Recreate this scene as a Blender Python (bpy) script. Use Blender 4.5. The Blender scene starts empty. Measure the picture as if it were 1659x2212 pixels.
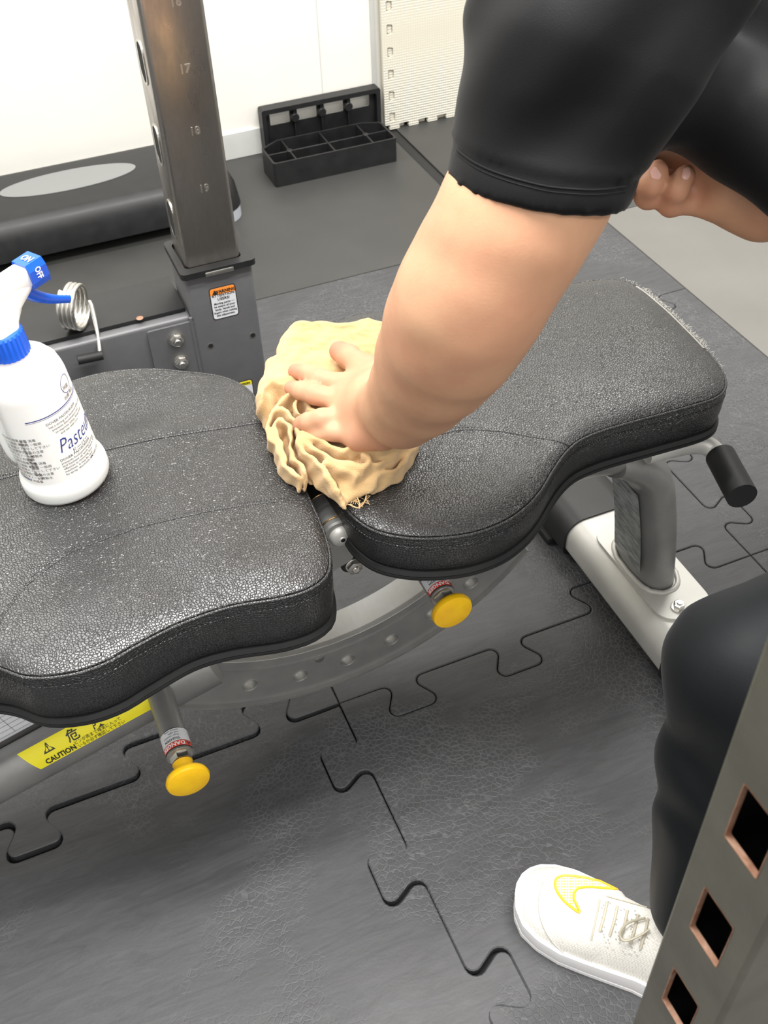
import bpy, bmesh, math, random
import numpy as np
from mathutils import Vector, Matrix
from mathutils.bvhtree import BVHTree

random.seed(7); rng = np.random.default_rng(7)
SC = bpy.context.scene
COL = SC.collection
PI = math.pi

# ------------------------------------------------------------------ camera
IW, IH, FPX = 1659.0, 2212.0, 2262.38
_pitch, _roll, _yaw = .765973730, -.0438182514, .365428390
_c, _s = math.cos(_pitch), math.sin(_pitch)
_F = np.array([0, _c, -_s]); _U = np.array([0, _s, _c]); _R = np.array([1., 0, 0])
_R, _U = math.cos(_roll)*_R + math.sin(_roll)*_U, -math.sin(_roll)*_R + math.cos(_roll)*_U
_M = np.array([[math.cos(_yaw), math.sin(_yaw), 0], [-math.sin(_yaw), math.cos(_yaw), 0], [0, 0, 1]])
CR, CU, CF = _M@_R, _M@_U, _M@_F
CP = -(_M@np.array([-.107397998, 1.26173655, 0]))*.7
CP[2] = 1.2203767

def ray(x, y): return CF + CR*(x-IW/2)/FPX - CU*(y-IH/2)/FPX
def at(x, y, z=0.0):
    d = ray(x, y); return CP + d*((z-CP[2])/d[2])
def on(x, y, ax, v):
    d = ray(x, y); return CP + d*((v-CP[ax])/d[ax])
def dep(x, y, z): return CP + ray(x, y)*z

cd = bpy.data.cameras.new('camera'); cam = bpy.data.objects.new('camera', cd); COL.objects.link(cam)
cd.sensor_fit = 'HORIZONTAL'; cd.sensor_width = 36; cd.lens = 36*FPX/IW; cd.clip_start = .02
mm = Matrix.Identity(4)
for i in range(3):
    mm[i][0] = CR[i]; mm[i][1] = CU[i]; mm[i][2] = -CF[i]; mm[i][3] = CP[i]
cam.matrix_world = mm
cd.dof.use_dof = True; cd.dof.focus_distance = 1.12; cd.dof.aperture_fstop = 22
SC.camera = cam

# ------------------------------------------------------------------ light and exposure
SC.view_settings.view_transform = 'Standard'
SC.view_settings.look = 'None'; SC.view_settings.gamma = 1; SC.view_settings.use_curve_mapping = False
SC.view_settings.exposure = 0.55
wd = bpy.data.worlds.new('world'); SC.world = wd; wd.use_nodes = True
wd.node_tree.nodes['Background'].inputs[0].default_value = (1, .985, .96, 1)
wd.node_tree.nodes['Background'].inputs[1].default_value = .68
def area(name, loc, sx, sy, power, col=(1, .985, .96), rot=(0, 0, 0)):
    l = bpy.data.lights.new(name, 'AREA'); l.shape = 'RECTANGLE'; l.size = sx; l.size_y = sy; l.energy = power; l.color = col
    o = bpy.data.objects.new(name, l); COL.objects.link(o); o.location = loc; o.rotation_euler = rot
    return o
area('ceiling_lamp', (.3, -.02, 2.55), 2.4, .10, 50)
area('ceiling_lamp', (.3, -.38, 2.55), 2.4, .10, 40)
area('ceiling_lamp', (.3, -2.3, 2.55), 2.4, .12, 34)
area('ceiling_lamp', (1.4, 1.3, 2.55), 1.3, .25, 22)
area('ceiling_lamp', (-.9, 1.3, 2.55), 1.3, .25, 22)

# ------------------------------------------------------------------ materials
def mat(name, col, rough=.5, metal=0, spec=.5, **k):
    m = bpy.data.materials.new(name); m.use_nodes = True
    b = m.node_tree.nodes['Principled BSDF']
    b.inputs['Base Color'].default_value = (*col, 1); b.inputs['Roughness'].default_value = rough
    b.inputs['Metallic'].default_value = metal; b.inputs['Specular IOR Level'].default_value = spec
    for a, v in k.items():
        b.inputs[a.replace('_', ' ')].default_value = v
    return m
class NT:
    def __init__(s, m): s.t = m.node_tree; s.b = s.t.nodes['Principled BSDF']
    def n(s, ty, **k):
        o = s.t.nodes.new(ty)
        for a, v in k.items():
            if a in o.inputs: o.inputs[a].default_value = v
            else: setattr(o, a, v)
        return o
    def l(s, a, b): s.t.links.new(a, b)
    def coord(s, w='Object', scale=None):
        o = s.n('ShaderNodeTexCoord').outputs[w]
        if scale:
            mp = s.n('ShaderNodeMapping'); mp.inputs['Scale'].default_value = scale; s.l(o, mp.inputs[0]); o = mp.outputs[0]
        return o
    def noise(s, vec, scale, det=3, rough=.5, dist=0):
        o = s.n('ShaderNodeTexNoise'); o.inputs['Scale'].default_value = scale; o.inputs['Detail'].default_value = det
        o.inputs['Roughness'].default_value = rough; o.inputs['Distortion'].default_value = dist
        s.l(vec, o.inputs['Vector']); return o
    def ramp(s, fac, stops):
        r = s.n('ShaderNodeValToRGB'); e = r.color_ramp.elements
        while len(e) < len(stops): e.new(.5)
        for q, (p, c) in zip(e, stops):
            q.position = p; q.color = (c, c, c, 1) if isinstance(c, (int, float)) else (*c, 1)
        s.l(fac, r.inputs[0]); return r.outputs[0]
    def math(s, op, a, b):
        o = s.n('ShaderNodeMath'); o.operation = op
        for i, v in enumerate((a, b)):
            if isinstance(v, (int, float)): o.inputs[i].default_value = v
            else: s.l(v, o.inputs[i])
        return o.outputs[0]
    def bump(s, h, dist, strength=1, nrm=None):
        b = s.n('ShaderNodeBump'); b.inputs['Distance'].default_value = dist; b.inputs['Strength'].default_value = strength
        s.l(h, b.inputs['Height'])
        if nrm is not None: s.l(nrm, b.inputs['Normal'])
        return b.outputs[0]
    def mix(s, f, a, b):
        o = s.n('ShaderNodeMix'); o.data_type = 'RGBA'
        if isinstance(f, (int, float)): o.inputs[0].default_value = f
        else: s.l(f, o.inputs[0])
        for i, v in ((6, a), (7, b)):
            if isinstance(v, tuple): o.inputs[i].default_value = (*v, 1)
            else: s.l(v, o.inputs[i])
        return o.outputs[2]

def noisy(name, c1, c2, scale, rough=.5, metal=0, r2=None, bumpd=0, bscale=None, stretch=None, spec=.5):
    m = mat(name, c1, rough, metal, spec); t = NT(m)
    co = t.coord('Object', stretch); n = t.noise(co, scale, 5, .6)
    t.l(t.mix(t.ramp(n.outputs[0], [(.35, 0), (.68, 1)]), c1, c2), t.b.inputs['Base Color'])
    if r2 is not None:
        t.l(t.ramp(n.outputs[0], [(.3, rough), (.7, r2)]), t.b.inputs['Roughness'])
    if bumpd:
        n2 = t.noise(co, bscale or scale*4, 4, .6); t.l(t.bump(n2.outputs[0], bumpd), t.b.inputs['Normal'])
    return m

def leather_mat():
    m = mat('black_grained_leather', (.014, .014, .0145), .40, 0, 1.0); t = NT(m)
    co = t.coord(); n = t.noise(co, 55, 2); w = t.noise(co, 11, 2)
    mx = t.n('ShaderNodeVectorMath', operation='SCALE'); mx.inputs['Scale'].default_value = .0035
    t.l(n.outputs['Color'], mx.inputs[0])
    ad = t.n('ShaderNodeVectorMath', operation='ADD'); t.l(co, ad.inputs[0]); t.l(mx.outputs[0], ad.inputs[1])
    v = t.n('ShaderNodeTexVoronoi', feature='DISTANCE_TO_EDGE'); v.inputs['Scale'].default_value = 350
    v.inputs['Randomness'].default_value = .9
    t.l(ad.outputs[0], v.inputs['Vector'])
    h = t.ramp(v.outputs['Distance'], [(0, 0), (.12, .75), (.4, 1)])
    t.l(t.bump(h, .00052, .85), t.b.inputs['Normal'])
    t.l(t.mix(t.ramp(v.outputs['Distance'], [(.0, 0), (.1, 1)]), (.003, .003, .003), (.013, .013, .0135)), t.b.inputs['Base Color'])
    t.l(t.ramp(w.outputs[0], [(.35, .29), (.65, .41)]), t.b.inputs['Roughness'])
    return m
LEATHER = leather_mat()

def rubber_mat():
    m = mat('pebbled_black_rubber', (.05, .05, .052), .6, 0, .5); t = NT(m)
    co = t.coord(); n = t.noise(co, 20, 2)
    mx = t.n('ShaderNodeVectorMath', operation='SCALE'); mx.inputs['Scale'].default_value = .008
    t.l(n.outputs['Color'], mx.inputs[0])
    ad = t.n('ShaderNodeVectorMath', operation='ADD'); t.l(co, ad.inputs[0]); t.l(mx.outputs[0], ad.inputs[1])
    v = t.n('ShaderNodeTexVoronoi', feature='DISTANCE_TO_EDGE'); v.inputs['Scale'].default_value = 135
    t.l(ad.outputs[0], v.inputs['Vector'])
    big = t.noise(co, 3.6, 4, .6, .4)
    mask = t.ramp(big.outputs[0], [(.46, 0), (.56, 1)])
    line = t.ramp(v.outputs['Distance'], [(0, 1), (.13, 0)])
    lm = t.math('MULTIPLY', line, mask)
    sc = t.noise(t.coord('Object', (1, 6, 1)), 14, 6, .75, 1.2)
    c1 = t.mix(t.ramp(sc.outputs[0], [(.35, 0), (.75, 1)]), (.038, .038, .040), (.066, .066, .069))
    c2 = t.mix(t.math('MULTIPLY', lm, .55), c1, (.125, .125, .13))
    t.l(c2, t.b.inputs['Base Color'])
    fine = t.noise(co, 260, 3)
    hh = t.math('ADD', t.math('MULTIPLY', lm, -1.0), t.math('MULTIPLY', fine.outputs[0], .25))
    t.l(t.bump(hh, .0006, .8), t.b.inputs['Normal'])
    t.l(t.ramp(big.outputs[0], [(.3, .48), (.7, .6)]), t.b.inputs['Roughness'])
    return m
RUBBER = rubber_mat()
SHEET = noisy('smooth_black_sheet_rubber', (.034, .034, .032), (.048, .047, .044), 3, .46, 0, .54, .0001, 200, spec=.5)
SHEETL = noisy('pale_grey_vinyl', (.135, .130, .118), (.155, .148, .135), 4, .5, 0, .58, .0001, 200)
WALL = noisy('cream_painted_wall', (.86, .84, .77), (.84, .81, .74), 5, .7, 0, None, .0003, 60)
SILVER = noisy('silver_metallic_paint', (.28, .28, .275), (.33, .325, .31), 30, .40, .55, .48, .00006, 400)
SILVERL = noisy('pale_silver_paint', (.56, .55, .51), (.62, .61, .57), 14, .42, .35, .5, .00006, 400)
MGREY = noisy('grey_machine_paint', (.135, .135, .139), (.155, .155, .159), 20, .5, .35, None, .0001, 500)
CHROME = noisy('worn_chrome', (.56, .53, .50), (.36, .335, .30), 26, .22, 1, .42, .00005, 120, (1, 1, .3))
STEEL = noisy('bright_steel', (.72, .70, .66), (.55, .54, .5), 60, .25, 1, .4)
DSTEEL = noisy('dark_sleeve_steel', (.10, .095, .09), (.07, .07, .07), 30, .3, .8, .4)
BRASS = mat('brass_washer', (.55, .36, .16), .35, 1)
BLACKP = noisy('black_plastic', (.009, .009, .0095), (.014, .014, .0145), 30, .42, 0, .5, .00008, 300)
BLACKR = noisy('black_rubber_trim', (.007, .007, .0075), (.011, .011, .011), 30, .55, 0, .65, .0001, 300)
DARKHOLE = mat('dark_cavity', (.004, .004, .004), .9)
GREYP = mat('grey_oval_rubber', (.20, .205, .20), .6)
GREYL = mat('pale_grey_plastic', (.42, .44, .47), .5)
YELLOW = noisy('yellow_knob_plastic', (.93, .56, .006), (.85, .46, .006), 40, .38, 0, .5, .0001, 80)
YSTICK = mat('yellow_sticker', (.88, .77, .02), .4)
WSTICK = mat('white_sticker', (.72, .73, .75), .4)
INK = mat('black_ink', (.02, .02, .02), .5)
INKG = mat('grey_ink', (.16, .16, .17), .5)
INKB = mat('blue_ink', (.035, .06, .28), .5)
INKR = mat('red_ink', (.75, .07, .04), .5)
INKO = mat('orange_print', (.95, .30, .04), .5)
INKY = mat('yellow_print', (.90, .76, .02), .5)
WHITEP = mat('white_print', (.85, .85, .85), .5)
BOTTLE = mat('white_bottle_plastic', (.86, .86, .83), .38, 0, .5, Subsurface_Weight=.15)
BLUE = mat('blue_plastic', (.008, .10, .62), .32)
WPLAST = mat('white_trigger_plastic', (.86, .85, .83), .35, 0, .5)
FOAM = mat('cream_foam', (.80, .77, .66), .8)
BASEB = noisy('pale_grey_skirting', (.60, .61, .58), (.66, .66, .63), 12, .5)
def foam_mat():
    t = NT(FOAM); co = t.coord('Object', (150, 150, 150))
    c = t.n('ShaderNodeTexChecker'); t.l(co, c.inputs[0]); c.inputs['Scale'].default_value = 1
    v = t.n('ShaderNodeTexVoronoi'); v.inputs['Randomness'].default_value = 0; t.l(co, v.inputs['Vector']); v.inputs['Scale'].default_value = 1
    t.l(t.bump(t.ramp(v.outputs[0], [(.2, 1), (.5, 0)]), .0016), t.b.inputs['Normal'])
    t.l(t.mix(t.ramp(v.outputs[0], [(.3, 0), (.6, 1)]), (.84, .81, .71), (.66, .62, .50)), t.b.inputs['Base Color'])
foam_mat()
def post_mat():
    m = mat('worn_grey_green_steel', (.125, .125, .108), .42, .2); t = NT(m); co = t.coord()
    n = t.noise(co, 16, 6, .65); n2 = t.noise(co, 60, 4, .7)
    a = t.mix(t.ramp(n.outputs[0], [(.35, 0), (.7, 1)]), (.095, .092, .072), (.13, .125, .10))
    a = t.mix(t.ramp(n2.outputs[0], [(.70, 0), (.78, 1)]), a, (.35, .25, .18))
    t.l(a, t.b.inputs['Base Color']); t.l(t.bump(n2.outputs[0], .0002), t.b.inputs['Normal'])
    return m
POST = post_mat()
RUST = noisy('rusty_cut_steel', (.26, .12, .07), (.42, .26, .18), 90, .5, .4, .7, .0004, 200)
def skin_mat():
    m = mat('skin', (.72, .46, .31), .52, 0, .35, Subsurface_Weight=.06, Subsurface_Scale=.01)
    m.node_tree.nodes['Principled BSDF'].inputs['Subsurface Radius'].default_value = (1, .35, .2)
    t = NT(m); co = t.coord(); n = t.noise(co, 14, 4, .6); n2 = t.noise(co, 420, 3, .6)
    a = t.n('ShaderNodeVertexColor', layer_name='pink')
    base = t.mix(t.ramp(n.outputs[0], [(.38, 0), (.66, 1)]), (.60, .345, .205), (.55, .285, .17))
    c = t.mix(a.outputs[0], base, (.56, .19, .13))
    t.l(c, t.b.inputs['Base Color'])
    t.l(t.bump(n2.outputs[0], .00025, .5), t.b.inputs['Normal'])
    return m
SKIN = skin_mat()
NAIL = mat('fingernail', (.80, .47, .40), .3)
def cloth_mat(name, c, rough=.75, sheen=.3, scale=900, bd=.0001):
    m = mat(name, c, rough, 0, .15, Sheen_Weight=sheen, Sheen_Roughness=.4); t = NT(m); n = t.noise(t.coord(), scale, 2)
    t.l(t.bump(n.outputs[0], bd), t.b.inputs['Normal']); return m
SHIRT = cloth_mat('black_shirt_fabric', (.0050, .0050, .0056), .55, .05)
TROUSER = cloth_mat('dark_trouser_fabric', (.0050, .0062, .0072), .58, .05)
HAIR = cloth_mat('black_hair', (.01, .008, .007), .4, .1)
def towel_mat():
    m = mat('beige_terry_cloth', (.80, .62, .36), .95, 0, .1, Sheen_Weight=.25); t = NT(m); co = t.coord()
    n = t.noise(co, 30, 3, .6); n2 = t.noise(t.coord('Object', (1, .35, 1)), 900, 3, .7)
    t.l(t.mix(t.ramp(n.outputs[0], [(.35, 0), (.7, 1)]), (.66, .45, .225), (.57, .365, .17)), t.b.inputs['Base Color'])
    t.l(t.bump(n2.outputs[0], .0012, .9), t.b.inputs['Normal']); return m
TOWEL = towel_mat()
def shoe_mat():
    m = mat('white_knit_mesh', (.84, .83, .79), .7); t = NT(m); co = t.coord()
    v = t.n('ShaderNodeTexVoronoi'); v.inputs['Scale'].default_value = 420; v.inputs['Randomness'].default_value = .3; t.l(co, v.inputs['Vector'])
    t.l(t.bump(v.outputs[0], .0005, .6), t.b.inputs['Normal'])
    t.l(t.mix(t.ramp(v.outputs[0], [(.45, 0), (.7, 1)]), (.74, .72, .67), (.60, .57, .50)), t.b.inputs['Base Color']); return m
KNIT = shoe_mat()
SOLE = mat('white_foam_sole', (.86, .85, .85), .5)

# ------------------------------------------------------------------ object helpers
def link(name, me, m=None, parent=None, smooth=False, angle=None):
    o = bpy.data.objects.new(name, me); COL.objects.link(o)
    if m is not None:
        for q in (m if isinstance(m, (list, tuple)) else [m]): me.materials.append(q)
    if parent is not None:
        o.parent = parent
        if parent.type == 'EMPTY' or True:
            o.matrix_parent_inverse = Matrix.Identity(4)
            w = Matrix.Translation(parent_origin(parent)); o.matrix_basis = Matrix.Translation(-parent_origin(parent))
    if smooth:
        for p in me.polygons: p.use_smooth = True
        if angle is not None:
            me.set_sharp_from_angle(angle=math.radians(angle))
    return o
_orig = {}
def parent_origin(p):
    v = Vector((0, 0, 0)); q = p
    while q is not None:
        v += q.location; q = q.parent
    return v
def thing(name, label, cat, loc=(0, 0, 0), group=None):
    o = bpy.data.objects.new(name, None); COL.objects.link(o); o.location = loc; o.empty_display_size = .05
    o['label'] = label; o['category'] = cat
    if group: o['group'] = group
    return o
def tag(o, label, cat, group=None):
    o['label'] = label; o['category'] = cat
    if group: o['group'] = group
    return o
def struct(o): o['kind'] = 'structure'; return o
def mesh(name, V, Fc):
    me = bpy.data.meshes.new(name); me.from_pydata([tuple(map(float, v)) for v in V], [], [tuple(map(int, f)) for f in Fc]); me.update(); return me
def bm_mesh(name, bm, recalc=True):
    if recalc: bmesh.ops.recalc_face_normals(bm, faces=bm.faces)
    me = bpy.data.meshes.new(name); bm.to_mesh(me); bm.free(); return me
def box_bm(bm, lo, hi, bev=0, seg=2, mtx=None):
    r = bmesh.ops.create_cube(bm, size=1); vs = r['verts']
    for v in vs:
        v.co = Vector([lo[i] + (v.co[i]+.5)*(hi[i]-lo[i]) for i in range(3)])
    if bev:
        es = list({e for v in vs for e in v.link_edges})
        rr = bmesh.ops.bevel(bm, geom=es, offset=bev, segments=seg, affect='EDGES', profile=.5)
        vs = list({v for f in rr['faces'] for v in f.verts} | {v for v in vs if v.is_valid})
    if mtx is not None:
        for v in vs: v.co = mtx@v.co
    return vs
def box(name, lo, hi, m, parent=None, bev=.002, seg=2, mtx=None, sm=True):
    bm = bmesh.new(); box_bm(bm, lo, hi, bev, seg, mtx)
    return link(name, bm_mesh(name, bm), m, parent, sm, 40)
def frames(P, up=None):
    P = [Vector(p) for p in P]; n = len(P); T = []
    for i in range(n):
        t = (P[min(i+1, n-1)]-P[max(i-1, 0)]); T.append(t.normalized())
    u = Vector(up) if up is not None else (Vector((0, 0, 1)) if abs(T[0].z) < .9 else Vector((1, 0, 0)))
    fr = []
    for t in T:
        a = (u - t*u.dot(t))
        if a.length < 1e-6: a = t.orthogonal()
        a.normalize(); b = t.cross(a); fr.append((a, b)); 
        if up is None: u = a
    return P, fr
def tube_vf(P, r, seg=12, up=None, closed=False, caps=True, sect=None):
    """r: number or list; or per point (ra, rb) for ellipses; sect: superellipse exponent"""
    P, fr = frames(P, up); n = len(P); V = []; Fc = []
    if closed:
        fr2 = []
        for i in range(n):
            t = (P[(i+1) % n]-P[i-1]).normalized(); u = Vector(up) if up is not None else fr[i][0]
            a = (u - t*u.dot(t)).normalized(); fr2.append((a, t.cross(a)))
        fr = fr2
    for i, p in enumerate(P):
        ri = r[i] if isinstance(r, (list, tuple, np.ndarray)) and len(r) == n else r
        ra, rb = (ri if isinstance(ri, (tuple, list, np.ndarray)) else (ri, ri))
        for k in range(seg):
            a = 2*PI*k/seg; ca, sa = math.cos(a), math.sin(a)
            if sect: ca = math.copysign(abs(ca)**sect, ca); sa = math.copysign(abs(sa)**sect, sa)
            V.append(p + fr[i][0]*ca*ra + fr[i][1]*sa*rb)
    m = n if closed else n-1
    for i in range(m):
        for k in range(seg):
            a = i*seg+k; b = i*seg+(k+1) % seg; c = ((i+1) % n)*seg+(k+1) % seg; d = ((i+1) % n)*seg+k
            Fc.append((a, b, c, d))
    if caps and not closed:
        Fc.append(tuple(range(seg))[::-1]); Fc.append(tuple((n-1)*seg+k for k in range(seg)))
    return V, Fc
def tube(name, P, r, m, parent=None, seg=12, **k):
    V, Fc = tube_vf(P, r, seg, **k); me = mesh(name, V, Fc)
    bm = bmesh.new(); bm.from_mesh(me); bmesh.ops.recalc_face_normals(bm, faces=bm.faces); bm.to_mesh(me); bm.free()
    return link(name, me, m, parent, True, 50)
class Acc:
    def __init__(s): s.V = []; s.F = []
    def add(s, V, F):
        o = len(s.V); s.V += [Vector(v) for v in V]; s.F += [tuple(i+o for i in f) for f in F]; return s
    def tube(s, *a, **k): return s.add(*tube_vf(*a, **k))
    def build(s, name, m, parent=None, sm=True, ang=50):
        me = mesh(name, s.V, s.F); bm = bmesh.new(); bm.from_mesh(me); bmesh.ops.recalc_face_normals(bm, faces=bm.faces); bm.to_mesh(me); bm.free()
        return link(name, me, m, parent, sm, ang)
def lathe_vf(prof, c, axis=(0, 0, 1), seg=32, caps=False):
    ax = Vector(axis).normalized(); a = ax.orthogonal().normalized(); b = ax.cross(a); c = Vector(c); V = []; Fc = []
    if abs(ax.z) > .99: a = Vector((1, 0, 0)); b = ax.cross(a)
    for r, h in prof:
        for k in range(seg):
            t = 2*PI*k/seg; V.append(c + ax*h + (a*math.cos(t)+b*math.sin(t))*r)
    for i in range(len(prof)-1):
        for k in range(seg):
            Fc.append((i*seg+k, i*seg+(k+1) % seg, (i+1)*seg+(k+1) % seg, (i+1)*seg+k))
    if caps:
        Fc.append(tuple(range(seg))); Fc.append(tuple((len(prof)-1)*seg+k for k in range(seg)))
    return V, Fc
def lathe(name, prof, c, m, parent=None, axis=(0, 0, 1), seg=32, caps=True, ang=40):
    V, F = lathe_vf(prof, c, axis, seg, caps); return Acc().add(V, F).build(name, m, parent, True, ang)
def cyl(name, c, axis, r, h, m, parent=None, seg=24, bev=.001):
    return lathe(name, [(r-bev, 0), (r, bev), (r, h-bev), (r-bev, h)], c, m, parent, axis, seg)
def hexbolt(name, c, axis, r, h, m, parent, flange=1.35):
    a = Acc(); a.add(*lathe_vf([(r*flange, 0), (r*flange, h*.25), (r*1.02, h*.32)], c, axis, 24, True))
    a.add(*lathe_vf([(r, h*.25), (r, h*.9), (r*.8, h)], c, axis, 6, True))
    a.add(*lathe_vf([(r*.5, h*.9), (r*.5, h*1.15), (r*.4, h*1.25)], c, axis, 16, True))
    return a.build(name, m, parent, True, 30)
def fillet(pts, r, seg=5, closed=True):
    """round the corners of a 2-D polygon; r number or list"""
    n = len(pts); out = []
    for i in range(n):
        p = np.array(pts[i], float); ri = r[i] if isinstance(r, (list, tuple)) else r
        if not closed and i in (0, n-1): out.append(tuple(p)); continue
        a = np.array(pts[i-1], float)-p; b = np.array(pts[(i+1) % n], float)-p
        la, lb = np.linalg.norm(a), np.linalg.norm(b); a /= la; b /= lb
        cs = max(-1, min(1, float(a@b))); th = math.acos(cs)
        if ri <= 0 or th > PI-.01: out.append(tuple(p)); continue
        d = min(ri/math.tan(th/2), la*.48, lb*.48); rr = d*math.tan(th/2)
        bis = (a+b)/np.linalg.norm(a+b); c = p+bis*rr/math.sin(th/2)
        s = p+a*d-c; e = p+b*d-c; a0 = math.atan2(s[1], s[0]); a1 = math.atan2(e[1], e[0]); da = (a1-a0+PI) % (2*PI)-PI
        for k in range(seg+1):
            t = a0+da*k/seg; out.append((c[0]+rr*math.cos(t), c[1]+rr*math.sin(t)))
    return out
def plate_bm(outer, holes, to3, thick_vec):
    """flat plate with holes: outer / holes 2-D loops, to3 maps (u, v) to a 3-D point"""
    bm = bmesh.new(); edges = []
    for L in [outer]+list(holes):
        vs = [bm.verts.new(Vector(to3(*p))) for p in L]
        edges += [bm.edges.new((vs[i], vs[(i+1) % len(vs)])) for i in range(len(vs))]
    r = bmesh.ops.triangle_fill(bm, edges=edges, use_beauty=True)
    fs = [f for f in bm.faces]
    ex = bmesh.ops.extrude_face_region(bm, geom=fs)
    bmesh.ops.translate(bm, verts=[g for g in ex['geom'] if isinstance(g, bmesh.types.BMVert)], vec=Vector(thick_vec))
    return bm
def plate(name, outer, holes, to3, tv, m, parent=None):
    return link(name, bm_mesh(name, plate_bm(outer, holes, to3, tv)), m, parent, False)
def rrect(w, h, r, cx=0, cy=0, seg=5):
    return [(x+cx, y+cy) for x, y in fillet([(-w/2, -h/2), (w/2, -h/2), (w/2, h/2), (-w/2, h/2)], r, seg)]
def circ(r, cx=0, cy=0, seg=20): return [(cx+r*math.cos(2*PI*k/seg), cy+r*math.sin(2*PI*k/seg)) for k in range(seg)]

# text -> mesh data in local 2-D (x right, y up), size = cap height in metres roughly
def text_vf(s, size, depth=0, align='LEFT', spacing=1, shear=0, xscale=1, bold=0):
    cu = bpy.data.curves.new('t', 'FONT'); cu.body = s; cu.size = size; cu.align_x = align; cu.resolution_u = 2
    cu.space_character = spacing; cu.shear = shear; cu.extrude = depth; cu.offset = bold
    o = bpy.data.objects.new('t', cu); COL.objects.link(o)
    dg = bpy.context.evaluated_depsgraph_get(); me = bpy.data.meshes.new_from_object(o.evaluated_get(dg))
    V = [(v.co.x*xscale, v.co.y, v.co.z) for v in me.vertices]; F = [tuple(p.vertices) for p in me.polygons]
    bpy.data.objects.remove(o); bpy.data.curves.remove(cu); bpy.data.meshes.remove(me)
    return V, F
def texts(name, items, mp, m, parent, lift=.0003):
    """items: (string, x, y, size, opts); mp(u, v, w) -> 3-D"""
    V = []; F = []
    for it in items:
        s, x, y, sz = it[:4]; k = it[4] if len(it) > 4 else {}
        rot = k.pop('rot', 0) if isinstance(k, dict) else 0
        v, f = text_vf(s, sz, **k); o = len(V); c, sn = math.cos(rot), math.sin(rot)
        V += [mp(x+a[0]*c-a[1]*sn, y+a[0]*sn+a[1]*c, lift+a[2]) for a in v]; F += [tuple(i+o for i in q) for q in f]
    return link(name, mesh(name, V, F), m, parent)
def flat(o, ux, uy):
    o = Vector(o); ux = Vector(ux).normalized(); uy = Vector(uy).normalized(); n = ux.cross(uy)
    return lambda u, v, w=0: o+ux*u+uy*v+n*w
def decal(name, outline, mp, m, parent, lift, thick=.0002):
    V = [mp(u, v, lift) for u, v in outline]; bm = bmesh.new(); bm.faces.new([bm.verts.new(v) for v in V])
    return link(name, bm_mesh(name, bm, False), m, parent)

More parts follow.
